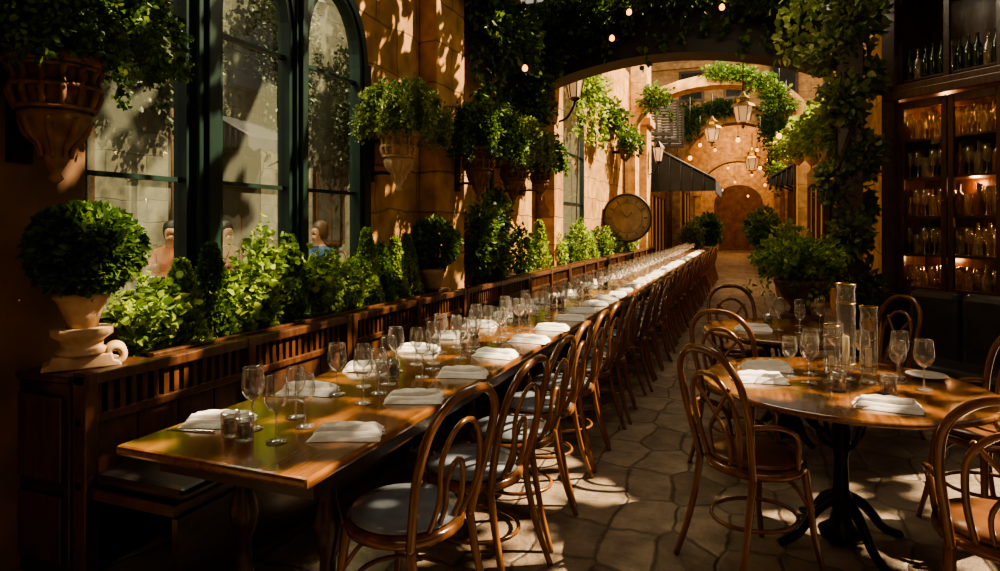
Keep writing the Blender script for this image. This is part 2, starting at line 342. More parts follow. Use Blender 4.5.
def archtrim(name,xc,hw,zs,ry,t,y0,y1):
    ab=MB(); Ai=[(xc-hw*math.cos(PI*k/16),zs+ry*math.sin(PI*k/16)) for k in range(17)]; Ao=[(xc-(hw+t)*math.cos(PI*k/16),zs+(ry+t)*math.sin(PI*k/16)) for k in range(17)]
    for k in range(16): ab.prism([Ai[k],Ai[k+1],Ao[k+1],Ao[k]],y0,y1,'y')
    ab.box((xc-hw-t,y0,0),(xc-hw,y1,zs)).box((xc+hw,y0,0),(xc+hw+t,y1,zs)).box((xc-hw-t-.05,y0-.05,zs-.2),(xc-hw+.03,y1,zs+.02)).box((xc+hw-.03,y0-.05,zs-.2),(xc+hw+t+.05,y1,zs+.02))
    return struct(ab.build(name,M['stone_y']))
archtrim('trim_13',xc,2.0,3.5,1.9,.35,25.85,26.0)
archtrim('trim_16',-.85,1.9,4.0,.95,.27,16.6,17.2)
archwall('wall_passage',30,30.6,xc,1.5,3.0,1.3,xc-2.04,xc+2.04,6.9,M['stone_y'])
archtrim('trim_15',xc,1.5,3.0,1.3,.25,29.85,30.0)
archwall('wall_passage_inner',34,34.5,xc,1.15,2.5,1.0,xc-2.04,xc+2.04,6.9,M['stone_y'])
struct(MB().box((xc-2.5,26.6,0),(xc-2.05,40,7)).build('wall_passage_left',M['stone']))
struct(MB().box((xc+2.05,26.6,0),(xc+2.5,40,7)).build('wall_passage_right',M['stone']))
struct(MB().box((xc-2.5,26.6,7),(xc+2.5,40,7.2)).build('ceiling_passage',M['dark']))
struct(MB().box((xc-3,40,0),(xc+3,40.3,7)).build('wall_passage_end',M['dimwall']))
struct(MB().box((-6,25.75,5.95),(6,26,6.1)).box((-6,25.8,7.6),(6,26,7.8)).build('trim_17',M['stone_y']))
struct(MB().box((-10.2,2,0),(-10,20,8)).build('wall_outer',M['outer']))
for k,(y0,w0) in enumerate([(6.2,1.1),(9.9,1.2),(13.0,1.2)]):
    f=MB().box((-9.998,y0,1.0),(-9.93,y0+w0,3.1)).build('window_%d'%(10+k),M['dark']); struct(f)
    for a_,b_ in ((.08,w0/2-.03),(w0/2+.03,w0-.08)): MB().box((-9.929,y0+a_,1.1),(-9.92,y0+b_,3.0)).build('pane',M['darkglass'],f)
for k,x_ in enumerate([-2.6,-.95,.7]):
    f=MB().box((x_,25.9,6.3),(x_+.95,25.998,7.5)).build('window_%d'%(20+k),M['dark2']); struct(f)
    MB().box((x_+.1,25.88,6.4),(x_+.85,25.899,7.4)).build('pane',M['darkglass'],f)
# ------------------------------------------------------------ long table
LT0,LT1=1.55,20.0
lt=thing('dining_table','very long glossy brown wooden table laid for dining beside the bench','table',(-1.615,LT0,0))
MB().box((-.40,0,.715),(.40,LT1-LT0,.75)).build('tabletop',M['wood'],lt,bev=.012)
MB().box((-.33,.12,.63),(-.3,18.3,.714)).box((.3,.12,.63),(.33,18.3,.714)).box((-.3,.12,.63),(.3,.15,.714)).build('apron',M['dark'],lt)
pp=[(.055,0),(.055,.04),(.03,.08),(.045,.14),(.03,.2),(.028,.3),(.05,.36),(.055,.42),(.035,.5),(.03,.56),(.06,.63)]
for k in range(9):
    y=.38+k*2.18
    for sx in (-.24,.24): MB().lathe([(r,z) for r,z in pp],(sx*.8,y,.0),14).build('leg',M['dark'],lt)
# ------------------------------------------------------------ benches with slatted backs
def make_bench(Ln):
    t=thing('bench','','bench',(0,0,0),0,'slat-backed wall benches')
    MB().box((-.50,0.02,.36),(-.02,Ln-.02,.41)).build('seat_board',M['dark2'],t,bev=.006)
    MB().box((-.03,0.02,.05),(-.0,Ln-.02,.36)).build('seat_front',M['dark'],t)
    MB().box((-.48,.03,.412),(.02,Ln-.03,.475)).build('cushion',M['black_leather'],t,bev=.025)
    MB().box((-.56,0,.83),(-.49,Ln,.88)).build('back_rail',M['dark2'],t,bev=.008)
    MB().box((-.55,0,.66),(-.51,Ln,.70)).build('back_rail',M['dark2'],t,bev=.006)
    MB().box((-.55,0,.40),(-.51,Ln,.44)).build('back_rail',M['dark2'],t,bev=.006)
    for y in (0,Ln/2-.03,Ln-.06): MB().box((-.565,y,0),(-.485,y+.06,.885)).build('post',M['dark2'],t,bev=.006)
    s=MB(); n=int(Ln/.06)
    for k in range(n):
        y=.07+k*(Ln-.14)/n; s.box((-.54,y,.70),(-.52,y+.028,.83))
    s.build('slats',M['dark2'],t)
    s=MB()
    for k in range(8):
        y=.065+k*(Ln-.13)/8; s.box((-.55,y,.44),(-.53,y+(Ln-.13)/8-.012,.66))
    s.build('back_panel',M['dark2'],t)
    return t
BL=1.9
b0=make_bench(BL)
for k in range(9):
    lab='dark brown slat-backed bench with black cushion, %s from the near end of the long table'%ORD[k]
    o=b0 if k==0 else dup(b0)
    o.location=(-2.06,1.83+k*(BL+.01),0); o['label']=lab
ec=thing('end_cabinet','dark wooden panelled cabinet end carrying the clay pedestal and round topiary','cabinet',(-2.84,1.83,0))
MB().box((-.2,0,0),(.2,.38,.84)).build('body',M['dark'],ec,bev=.006)
MB().box((-.21,-.02,.842),(.21,.385,.87)).build('top',M['dark2'],ec,bev=.006)
MB().box((-.16,-.012,.08),(.16,-.001,.36)).build('panel',M['dark2'],ec,bev=.004)
MB().box((-.16,-.012,.42),(.16,-.001,.78)).build('panel',M['dark2'],ec,bev=.004)
def planter(label,y0,y1,h=.86):
    t=thing('planter_box',label,'planter',(-2.845,y0,0)); L_=y1-y0
    MB().box((-.195,0,0),(-.17,L_,h)).box((.17,0,0),(.195,L_,h)).box((-.17,0,0),(.17,.025,h)).box((-.17,L_-.025,0),(.17,L_,h)).build('trough',M['dark'],t)
    MB().box((-.2,0,h),(-.16,L_,h+.03)).box((.16,0,h),(.2,L_,h+.03)).build('rim',M['dark2'],t,bev=.005)
    MB().box((-.168,.03,h-.08),(.168,L_-.03,h-.03)).build('soil',M['soil'],t)
planter('long dark wooden trough of shrubs under the three arched windows',2.24,5.55)
planter('far dark wooden trough of bright shrubs past the ivy-covered wall',6.9,17.4)
def shrub(label,y,kind,h,r,mm,x=-2.845,n=700,z=.81,group='shrubs in the window planters',size=.05):
    t=thing('shrub',label,'shrub',(x,y,z),0,group)
    if kind=='cone': P,D=cone((0,0,.03),r,h,n)
    elif kind=='spray': P,D=spray((0,0,.02),r,h,int(n/22),22)
    else: P,D=blob((0,0,h*.55),(r,r*1.1,h*.5),n,seed=y)
    leaf_mesh('foliage',P,D,size,mm,t); MB().tube([(0,0,-.03),(.005,0,h*.5)],.012,6).build('stem',M['stem'],t)
    return t
sh=[(2.38,'spray',.46,.17,'leaf_l','low leafy shrub'),(2.58,'cone',.46,.14,'leaf_l','broad cone shrub'),(2.78,'cone',.54,.14,'leaf','small dark cone shrub'),(2.98,'spray',.50,.15,'leaf_l','slim loose shrub'),
(3.22,'spray',.76,.17,'leaf_l','tallest leafy shrub'),(3.44,'cone',.58,.15,'leaf','wide cone shrub'),(3.66,'spray',.54,.16,'leaf_l','airy shrub'),(3.88,'blob',.44,.16,'leaf_l','rounded shrub'),(4.12,'spray',.44,.16,'leaf_l','loose yellow-green shrub'),
(4.36,'cone',.62,.13,'leaf_l','tall pointed shrub'),(4.58,'cone',.50,.12,'leaf','thin pointed shrub'),(4.80,'cone',.54,.13,'leaf_l','bright cone shrub'),(5.02,'cone',.56,.12,'leaf_l','last cone shrub')]
for i,(y,k,h,r,mm,lb) in enumerate(sh):
    shrub('%s, %s from the near end of the window trough'%(lb,ORD[i]),y,k,h,r,M[mm],n=3000 if k!='spray' else 1500,size=.028 if k!='spray' else .048)
for i in range(13):
    k=['spray','blob','cone','blob'][i%4]
    shrub('bright %s shrub, %s along the far trough'%({'spray':'airy','blob':'rounded','cone':'pointed'}[k],ORD[i]),7.2+.78*i,k,.5+.1*(i%3),.17,M[['leaf_l','leaf','leaf_l'][i%3]],x=-2.82,n=1000,size=.05)
# ------------------------------------------------------------ pots and wall planters
tp=thing('topiary','round clipped topiary ball in pale clay pot on carved scroll base, near cabinet','potted plant',(-2.76,1.97,.872))
MB().lathe([(.10,.06),(.105,.075),(.08,.09),(.085,.12),(.12,.145),(.12,.175)],n=24).build('pedestal',M['terra'],tp)
bo=MB().prism([(-.15,0),(.15,0),(.145,.02),(.12,.03),(.11,.06),(-.11,.06),(-.12,.03),(-.145,.02)],-.07,.07,'y').build('base',M['terra'],tp,bev=.006); bo.rotation_euler=(0,0,.95)
vl=MB()
for yy in np.linspace(-.05,.04,4): vl.tube([(.12+(.036-.0048*a)*math.cos(a),yy,.054+(.036-.0048*a)*math.sin(a)) for a in np.linspace(-1.57,5.6,26)],.017,8)
vo=vl.build('volute',M['terra'],tp); vo.rotation_euler=(0,0,.95)
MB().lathe([(.06,.176),(.075,.24),(.10,.30),(.11,.305),(.11,.33),(.09,.33),(.085,.31)],n=24).build('pot',M['terra'],tp)
MB().tube([(0,0,.3),(0,0,.5)],.015).build('stem',M['stem'],tp)
P,D=blob((.03,0,.52),(.185,.235,.19),5200,lump=.05,droop=0,xmin=-.16); leaf_mesh('foliage',P,D,.036,M['leaf'],tp)
p5=thing('potted_bush','round leafy bush in small clay pot right of the third window','potted plant',(-2.76,5.34,.892))
MB().box((-.12,-.12,0),(.12,.12,.02)).build('stand',M['dark2'],p5)
MB().lathe([(.07,.02),(.11,.16),(.125,.17),(.125,.2),(.1,.2)],n=20).build('pot',M['terra'],p5)
P,D=blob((0,0,.43),(.22,.25,.23),3400,lump=.1,droop=.1,xmin=-.2); leaf_mesh('foliage',P,D,.042,M['leaf'],p5); MB().tube([(0,0,.15),(0,0,.4)],.012).build('stem',M['stem'],p5)
def wall_planter(label,x,y,zr,rp,fr,n,size,mm,wallx,trail=6,hp=None,lm=.2,pm='dterra'):
    t=thing('wall_planter',label,'planter',(x,y,zr),0,'hanging planters on the left wall'); hp=hp or rp*2.4
    pr=[(.008,-hp*1.30),(.03,-hp*1.24),(.018,-hp*1.18),(rp*.22,-hp*1.10),(rp*.30,-hp*1.02),(rp*.26,-hp*.95),(rp*.55,-hp*.80),(rp*.74,-hp*.66),(rp*.80,-hp*.58),(rp*.70,-hp*.54),(rp*.82,-hp*.50),(rp*.84,-hp*.12),(rp*.95,-hp*.08),(rp*1.08,-.03),(rp*1.12,-.01),(rp*1.08,.02),(rp*.9,.02)]
    MB().lathe(pr,n=24).build('basket',M[pm],t)
    for k in range(14):
        a=2*PI*k/14; c_,s_=math.cos(a),math.sin(a)
        MB().tube(cat([(c_*rp*.80,s_*rp*.80,-hp*.52),(c_*rp*.95,s_*rp*.95,-hp*.36),(c_*rp*.86,s_*rp*.86,-hp*.22),(c_*rp*.98,s_*rp*.98,-hp*.10)],3),.014,6).build('rib',M[pm],t)
    for zz,rr in ((-hp*.52,.84),(-hp*.10,.97),(-hp*.3,.93)): MB().tube([(rp*rr*math.cos(a),rp*rr*math.sin(a),zz) for a in np.linspace(0,2*PI,25)[:-1]],.011,6,closed=True).build('hoop',M[pm],t)
    for k in range(8):
        a=2*PI*k/8; c_,s_=math.cos(a),math.sin(a)
        MB().tube(cat([(c_*rp*.72,s_*rp*.72,-hp*.62),(c_*rp*.62,s_*rp*.62,-hp*.78),(c_*rp*.40,s_*rp*.40,-hp*.88),(c_*rp*.33,s_*rp*.33,-hp*1.02)],3),(.016,.008),6).build('leaf_carving',M[pm],t)
    wx=wallx-x
    MB().tube(cat([(wx+.005,0,-hp*.9),(wx*.6,0,-hp*.85),(0,0,-hp*.9)],6),.014).box((wx,-.05,-hp*1.05),(wx+.02,.05,-.0)).tube([(wx+.01,0,-.05),(-rp*.6,0,-.05)],.014).build('bracket',M['iron'],t)
    a=[blob((0,0,fr[1]*.85),(fr[0],fr[0]*1.1,fr[1]),n,seed=y,lump=lm,droop=.25,xmin=wx+.04,shell=.75)]
    for k in range(trail):
        an=rng.uniform(-1.9,1.9); c_,s_=math.cos(an),math.sin(an); L_=fr[0]*rng.uniform(.95,1.25)
        P,D=vine([(0,0,fr[1]*.6),(c_*L_*.6,s_*L_*.6,fr[1]*rng.uniform(.9,1.9)),(c_*L_,s_*L_,fr[1]*rng.uniform(.2,1.4)-.05),(c_*L_*1.08,s_*L_*1.08,-fr[1]*rng.uniform(-.3,.5))],int(n/26),.018)
        ok=P[:,0]>wx+.05; a.append((P[ok],D[ok]))
    P,D=cat2(*a); leaf_mesh('foliage',P,D,size,mm,t)
    return t
wall_planter('largest wall planter with ornate dark basket, above the near topiary',-2.71,1.82,2.19,.17,(.36,.22),9000,.028,M['leaf'],XW+.1,26,hp=.40)
wall_planter('yellow-green feathery wall planter right of the third arched window',-2.76,4.72,2.27,.16,(.34,.22),8500,.028,M['leaf_g'],XW,30,hp=.38,pm='terra')
wall_planter('darker wall planter hanging on the stone pilaster',-2.60,6.05,2.28,.17,(.38,.25),7000,.034,M['leaf'],XW+.2,22)
wall_planter('wall planter beyond the pilaster, third bush of the row',-2.75,7.5,2.28,.17,(.40,.29),5500,.042,M['leaf_g'],XW,18)
wall_planter('small wall planter farthest along, beside the arched header',-2.75,8.6,2.3,.15,(.33,.24),2600,.05,M['leaf'],XW,8)
# ------------------------------------------------------------ ivy
def ivy(label,parts,size,mm,stems):
    t=thing('ivy',label,'climbing plant',(0,0,0)); P,D=cat2(*parts); leaf_mesh('foliage',P,D,size,mm,t)
    for q in stems: MB().tube(cat(q,6),.014,6).build('stem',M['stem'],t)
ivy('dark ivy mass on the wall above the middle planters',[blob((-2.75,7.3,3.8),(.3,1.0,.4),3400,seed=1,xmin=XW+.06,shell=.7),blob((-2.8,8.3,3.2),(.25,.4,.5),1400,seed=2,xmin=XW+.06,shell=.7),blob((-2.8,6.6,4.1),(.25,.6,.35),1200,seed=3,xmin=XW+.06,shell=.7)]+
   [vine([(-2.85,y,3.6),(-2.8,y+.05,3.1),(-2.82,y-.03,2.8-.3*(i%2))],110,.04) for i,y in enumerate([6.5,6.9,7.2,7.7,8.0])],.08,M['leaf'],[[(-3.0,7.2,.1),(-3.0,7.3,1.5),(-2.98,7.1,2.6),(-2.95,7.4,3.6)]])
ivy('dark climbing shrubbery at the foot of the wall behind the benches',[blob((-2.80,6.55,1.35),(.2,.22,.45),1300,seed=4,xmin=XW+.06,shell=.7),blob((-2.80,7.0,1.5),(.2,.25,.45),1100,seed=5,xmin=XW+.06,shell=.7)],.06,M['leaf'],[[(-2.85,6.6,.0),(-2.84,6.6,.8),(-2.8,6.8,1.5)]])
ivy('leafy vine trailing along the dark arched header beam',[blob((-2.35,8.6,4.4),(.6,.2,.26),1500,seed=6,shell=.8),blob((-1.0,8.6,4.55),(.9,.15,.14),1000,seed=7,shell=.8),blob((.3,8.5,4.4),(.5,.22,.3),1500,seed=8,shell=.8),blob((-2.65,8.65,3.95),(.28,.15,.4),900,seed=9,shell=.8)]+
   [vine([(x,8.75,4.55),(x+.1,8.72,4.25),(x+.05,8.7,4.1-rng.uniform(0,.5))],60,.04) for x in np.linspace(-2.6,.6,14)],.08,M['leaf'],[[(-2.9,8.75,4.4),(-1.5,8.72,4.6),(.5,8.7,4.5)]])
ivy('sunlit vine hanging from the left under the arched header',[blob((-2.72,11.3,4.0),(.3,.9,.4),900,seed=11,xmin=XW+.08,shell=.8)]+[vine([(-2.7,y,3.9),(-2.6,y,3.4),(-2.65,y,3.0)],100,.05) for y in (10.4,11.2,12.2)],.09,M['leaf_l'],[[(-3.0,11.5,.0),(-3.0,11.6,2),(-2.9,11.5,3.9)]])
PX,PY=.86,6.75
colp=[]
for i in range(16):
    z=.9+i*.25; a=i*2.4; k_=.15+.10*max(0,(z-2.2)/2); colp.append(blob((PX+.12*math.cos(a),PY+.12*math.sin(a),z),(k_,k_,.22),420,seed=i,shell=.7))
ivy('thick ivy wrapped around the timber post left of the bar cabinet',colp+[blob((PX-.05,PY-.1,4.1),(.45,.45,.4),1800,seed=31,shell=.7)]+[vine([(PX-.2,PY-.2,3.9),(PX-.35-.1*k,PY-.3,3.5),(PX-.35-.1*k,PY-.3,3.0)],90,.05) for k in range(3)],.078,M['leaf_g'],
   [[(PX+.16*math.cos(z*2),PY+.16*math.sin(z*2),z) for z in np.linspace(0.02,4.2,14)]])
struct(MB().box((PX-.1,PY-.1,0),(PX+.1,PY+.1,4.7)).build('trim_14',M['dark']))
N_=9500; q=np.stack([rng.uniform(-3.6,4.9,N_),rng.uniform(2.6,9,N_),rng.uniform(4.95,5.2,N_)],1)  # unseen leaf canopy added to break the sun into dapples
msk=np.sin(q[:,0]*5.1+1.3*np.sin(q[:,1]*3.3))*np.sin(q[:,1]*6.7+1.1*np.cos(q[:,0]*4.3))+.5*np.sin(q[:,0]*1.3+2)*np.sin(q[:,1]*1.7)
thr=np.where((q[:,0]>2.2)&(q[:,1]>4.0),-.14,.10); thr=np.where((q[:,0]>-.9)&(q[:,0]<1.2)&(q[:,1]>4.2)&(q[:,1]<6.6),-.08,thr); thr=np.where(q[:,0]<-1.2,.22,thr)  # gaps shaped so sun patches land on aisle, shrubs and wall
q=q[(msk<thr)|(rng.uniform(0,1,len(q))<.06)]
dd=rng.normal(size=q.shape); dd[:,2]*=.3
cn=leaf_mesh('dapple_canopy',q,dd,.19,M['leaf_c'],w=.42); tag(cn,'added leafy canopy over the rafters, out of view, that dapples the sunlight','foliage',kind='stuff')
# ------------------------------------------------------------ chairs
def make_chair(seatm,variant):
    t=thing('bentwood_chair','','chair'); w=M['bent']
    for s in (-1,1):
        MB().tube(cat([(s*.168,-.165,.445),(s*.172,-.19,.3),(s*.185,-.225,.15),(s*.205,-.275,.0)],5),(.017,.013),8).build('leg',w,t)
        MB().tube(cat([(s*.135,.15,.44),(s*.15,.165,.3),(s*.165,.18,.15),(s*.185,.215,.0)],5),(.018,.012),8).build('leg',w,t)
    h=[(-.168,-.165,.43),(-.185,-.19,.55),(-.205,-.225,.70),(-.19,-.262,.84),(-.11,-.285,.925),(0,-.29,.945)]
    h=h+[(-x,y,z) for x,y,z in h[-2::-1]]
    MB().tube(cat(h,5),.0165,8).build('back_hoop',w,t)
    if variant==0:
        for q,zt in ((.105,.84),(.045,.70)):
            dz=zt-.46
            k=[(-q*.8,-.175,.46),(-q,-.175-.06*dz/.38,.46+dz*.35),(-q*1.05,-.175-.075*dz/.38,.46+dz*.7),(-q*.6,-.175-.09*dz/.38,.46+dz*.93),(0,-.175-.095*dz/.38,zt)]
            k=k+[(-x,y,z) for x,y,z in k[-2::-1]]
            MB().tube(cat(k,5),.010,8).build('inner_hoop',w,t)
    else:
        k=[(-.10,-.175,.46),(-.13,-.205,.60),(-.13,-.24,.74),(-.07,-.262,.82),(0,-.268,.84)]; k=k+[(-x,y,z) for x,y,z in k[-2::-1]]
        MB().tube(cat(k,5),.012,8).build('inner_hoop',w,t)
        for s in (-1,1): MB().tube(cat([(s*.12,-.25,.80),(s*.03,-.225,.70),(-s*.06,-.20,.58),(-s*.05,-.18,.46)],5),.009,8).build('back_scroll',w,t)
        for s in (-1,1): MB().tube(cat([(s*.198,-.215,.66),(s*.235,-.10,.66),(s*.22,.02,.6),(s*.195,.05,.46)],6),.012,8).build('arm_loop',w,t)
    MB().lathe([(.19,.425),(.212,.43),(.216,.445),(.212,.462),(.19,.466)],n=28).build('seat_frame',w,t)
    MB().lathe([(.0,.462),(.19,.467),(.200,.478),(.19,.492),(.12,.500),(.0,.502)],n=28).build('seat',seatm,t)
    MB().tube([(.168*math.cos(a),-.005+.195*math.sin(a),.215) for a in np.linspace(0,2*PI,25)[:-1]],.009,6,closed=True).build('stretcher_ring',w,t)
    for s in (-1,1): MB().tube(cat([(s*.15,.165,.27),(s*.12,.10,.37),(s*.05,.03,.42)],5),.008,6).build('brace',w,t)
    return t
ch0=make_chair(M['seat_gray'],0); NC=36
for i in range(NC):
    o=ch0 if i==0 else dup(ch0)
    o.location=(-1.12+random.uniform(-.03,.03)-(.03 if i==0 else 0),2.03+.5*i,0); o.rotation_euler=(0,0,PI/2+random.uniform(-.10,.10)+(-.12 if i==0 else 0))
    o['label']='bentwood chair with grey leather seat, %s from the near end of the long table'%ORD[i]; o['group']='bentwood chairs along the aisle side of the long table'
ch1=make_chair(M['seat_brown'],1)
def face(x,y,tx,ty): return math.atan2(ty-y,tx-x)-PI/2
T1=(.40,3.40); T2=(.24,5.0)
rc=[(.02,3.05,face(.02,3.05,*T1),'bentwood chair with brown seat drawn up at the aisle side of the near round table'),
(1.08,3.80,face(1.08,3.80,*T1),'bentwood chair at the right rear of the near round table, beside the sofa'),
(.80,2.62,-.16,'nearest bentwood chair with brown seat at the bottom right corner'),
(-.06,4.36,face(-.06,4.36,*T2),'bentwood chair pushed in at the near left of the far round table'),
(-.05,5.62,face(-.05,5.62,*T2),'bentwood chair on the far side of the far round table'),
(.80,5.30,face(.8,5.3,*T2),'bentwood chair between the far round table and the black sofa')]
for i,(x,y,rz,lb) in enumerate(rc):
    o=ch1 if i==0 else dup(ch1); o.location=(x,y,0); o.rotation_euler=(0,0,rz); o['label']=lb; o['group']='bentwood chairs around the round tables'; o.scale=(.98,.98,1.03)
# ------------------------------------------------------------ round tables
def round_table(label,x,y,R_,z0=0):
    t=thing('round_table',label,'table',(x,y,z0),0,'round tables on the right')
    MB().lathe([(0,.725),(R_-.03,.725),(R_,.732),(R_+.004,.742),(R_,.752),(R_-.02,.755),(0,.755)],n=56).build('tabletop',M['wood'],t)
    MB().lathe([(R_*.7,.68),(R_*.72,.70),(R_*.72,.724)],n=40).build('apron',M['dark'],t)
    MB().lathe([(.09,.03),(.1,.06),(.05,.1),(.04,.16),(.06,.2),(.035,.26),(.03,.4),(.045,.5),(.035,.56),(.05,.62),(.12,.68),(.13,.70)],n=24).build('pedestal',M['iron'],t)
    for k in range(4):
        a=k*PI/2+.5; c_,s_=math.cos(a),math.sin(a)
        MB().tube(cat([(c_*.03,s_*.03,.22),(c_*.12,s_*.12,.17),(c_*.22,s_*.22,.06),(c_*.31,s_*.31,.02)],6),(.028,.018),8).build('foot',M['iron'],t)
        MB().tube(cat([(c_*.035,s_*.035,.45),(c_*.10,s_*.10,.5),(c_*.14,s_*.14,.6),(c_*.22,s_*.22,.69)],6),.012,8).build('scroll',M['iron'],t)
    return t
round_table('near round wooden table with tall glass candle vases on black pedestal',T1[0],T1[1],.62)
round_table('far round wooden table in front of the stone plant pedestal',T2[0],T2[1],.56)
# ------------------------------------------------------------ tableware
def gprof(h,rb):
    foot=[(0,.0),(.034,.001),(.036,.003),(.01,.008)]
    stem=[(.0045,.008),(.0038,h*.25),(.005,h*.45)]
    b0=h*.45
    bw=[(.004,b0),(rb*.6,b0+h*.06),(rb*.95,b0+h*.18),(rb,b0+h*.28),(rb*.93,b0+h*.42),(rb*.84,h)]
    return foot,stem,bw
def make_glass(h,rb):
    t=thing('wine_glass','','glass'); f,s,b=gprof(h,rb)
    MB().lathe(f,n=16).build('foot',M['glass'],t); MB().lathe(s,n=8).build('stem',M['glass'],t)
    MB().lathe(b,n=20,open_=True).build('bowl',M['glass'],t)
    rr,zz=b[-1]; MB().tube([(rr*math.cos(a),rr*math.sin(a),zz) for a in np.linspace(0,2*PI,21)[:-1]],.0016,5,closed=True).build('rim',M['glass'],t)
    return t
def make_glass_far(h,rb):
    f,s,b=gprof(h,rb); o=MB().lathe(f+s+b,n=12,open_=True).build('wine_glass',M['glass']); return tag(o,'x','glass')
gl=[make_glass(.225,.042),make_glass(.195,.037)]; gf=[make_glass_far(.225,.042),make_glass_far(.195,.037)]
def make_jar():
    t=thing('tumbler','','glass')
    MB().lathe([(.028,0),(.032,.004),(.034,.08),(.031,.085),(.029,.08),(.027,.012),(0,.01)],n=18).build('cup',M['glass'],t)
    MB().lathe([(0,.013),(.0255,.013),(.0265,.055),(0,.056)],n=16).build('filling',M['amber_fill'],t)
    return t
jar=make_jar()
def make_napkin(seed):
    r=random.Random(seed); m=MB()
    def slab(cx,cy,w,h,rot,z0,th,wav=.1,sh_=0,roll=0):
        nx,ny=20,11; vs=[]; fs=[]; c_,s_=math.cos(rot),math.sin(rot); p=r.uniform(0,6)
        for top in (1,0):
            for i in range(nx):
                for j in range(ny):
                    u=i/(nx-1)*2-1; v=j/(ny-1)*2-1; e=max(0,(1-abs(u)**14)*(1-abs(v)**(3 if roll else 10)))**(.5 if roll else .3)
                    x=u*w/2*(1+.02*math.sin(v*4+p))+sh_*v; y=v*h/2*(1+.05*math.sin(u*3+p))
                    z=z0+(th*e*(1+wav*math.sin(u*4+v*2+p)+wav*.8*math.sin(u*9-v*6+p)+wav*math.sin(v*5+u*2)) if top else 0)
                    vs.append((cx+x*c_-y*s_,cy+x*s_+y*c_,z))
        k=nx*ny
        for i in range(nx-1):
            for j in range(ny-1):
                a=i*ny+j; fs.append((a,a+ny,a+ny+1,a+1)); fs.append((k+a,k+a+1,k+a+ny+1,k+a+ny))
        m.add(vs,fs,True)
    slab(0,0,.25,.13,0,0.001,.012,.08); slab(.005,.006,.235,.11,.06,.011,.012,.12); slab(.0,.014,.215,.065,.12+r.uniform(-.08,.08),.021,.020,.12,.01,1)
    return tag(m.build('napkin',M['linen']),'x','napkin')
naps=[make_napkin(s) for s in range(4)]
def make_knife():
    m=MB(); m.box((-.005,-.10,.001),(.005,-.02,.006)); m.prism([(-.006,-.02),(.007,-.02),(.009,.06),(.004,.10),(-.005,.09)],.002,.004,'z')
    return tag(m.build('table_knife',M['steel'],bev=.001),'x','knife')
kn=make_knife()
used=set()
def put(o,loc,rz,label,group,scale=None):
    if o.name in used: c=dup(o,loc,rz,label,group,scale=scale)
    else:
        used.add(o.name); c=o; c.location=loc; c.rotation_euler=(0,0,rz); c['label']=label; c['group']=group
        kids(o)
        if scale: c.scale=(scale,)*3
    return c
TZ=.751
for i in range(NC):
    y=1.9+.5*i; o_=ORD[i]
    if y>19.6: break
    sc=1 if i<10 else .78
    put(naps[i%4],(-1.34+random.uniform(-.02,.02),y+random.uniform(-.02,.02),TZ),.2+random.uniform(-.3,.3),'folded white napkin at the %s place on the chair side'%o_,'folded napkins along the long table',sc)
    put(naps[(i+1)%4],(-1.86+random.uniform(-.02,.02),y-.03+random.uniform(-.02,.02),TZ),.25+random.uniform(-.3,.3),'folded white napkin at the %s place on the bench side'%o_,'folded napkins along the long table',sc)
    near=i<10; g=gl if near else gf
    for j,(x,dy,side) in enumerate([(-1.51,-.09,'chair'),(-1.53,.10,'chair'),(-1.69,.0,'bench'),(-1.66,.18,'bench'),(-1.58,.24,'middle')]):
        if i>28 and j%2: continue
        if j==4 and (i<1 or i>24): continue
        put(g[j%2],(x+random.uniform(-.015,.015),y+dy-.03+random.uniform(-.02,.02),TZ),random.uniform(0,6),'%s wine glass at the %s place on the %s side'%(['tall','short'][j%2],o_,side),'wine glasses along the long table')
    if i<14 and i%2==0:
        put(jar,(-1.72,y-.13,TZ),0,'left tumbler of the pair by the %s place'%o_,'dark-filled tumblers on the long table')
        put(jar,(-1.64,y-.15,TZ),0,'right tumbler of the pair by the %s place'%o_,'dark-filled tumblers on the long table')
    if i<12:
        put(kn,(-1.90,y-.14,TZ),PI/2+.2,'steel knife lying beside the bench-side napkin at the %s place'%o_,'knives on the long table')
        put(kn,(-1.30,y+.13,TZ),PI/2-.5,'steel knife lying beside the chair-side napkin at the %s place'%o_,'knives on the long table')
RZ=.756
def rt(x,y,dx,dy): return (x+dx,y+dy,RZ)
G1='tableware on the near round table'; G2='tableware on the far round table'
put(naps[0],rt(*T1,-.36,-.10),.2,'folded white napkin at the left edge of the near round table',G1)
put(naps[1],rt(*T1,.12,-.40),-.1,'folded white napkin at the front edge of the near round table',G1)
put(naps[2],rt(*T1,-.32,.18),.1,'small white napkin behind the glasses on the near round table',G1)
for g_,dx,dy,lb in [(0,-.14,-.06,'tall wine glass left of the candle vases'),(1,-.22,.04,'short wine glass left of the candle vases'),(0,-.12,.14,'second tall wine glass left of the candle vases'),(0,.33,-.02,'tall wine glass at the right edge'),(1,.25,.10,'short wine glass right of the candle vases'),(0,.28,.22,'tall wine glass at the right rear'),(0,.02,.40,'tall wine glass at the very rear'),(1,.14,.36,'short wine glass at the rear')]:
    put(gl[g_],rt(*T1,dx,dy),0,lb+' of the near round table',G1)
put(jar,rt(*T1,.17,-.14),0,'tumbler in front of the candle vases on the near round table',G1)
put(jar,rt(*T1,-.03,-.16),0,'tumbler at the front left of the candle vases, near round table',G1)
pl=MB().lathe([(0,.004),(.06,.004),(.085,.014),(.09,.016),(.086,.019),(.06,.009),(0,.009)],n=32).build('plate',M['ceramic'],loc=rt(*T1,.40,.26)); tag(pl,'small cream plate at the rear right of the near round table','plate')
put(naps[1],rt(*T2,-.22,-.12),.1,'folded white napkin on the left of the far round table',G2)
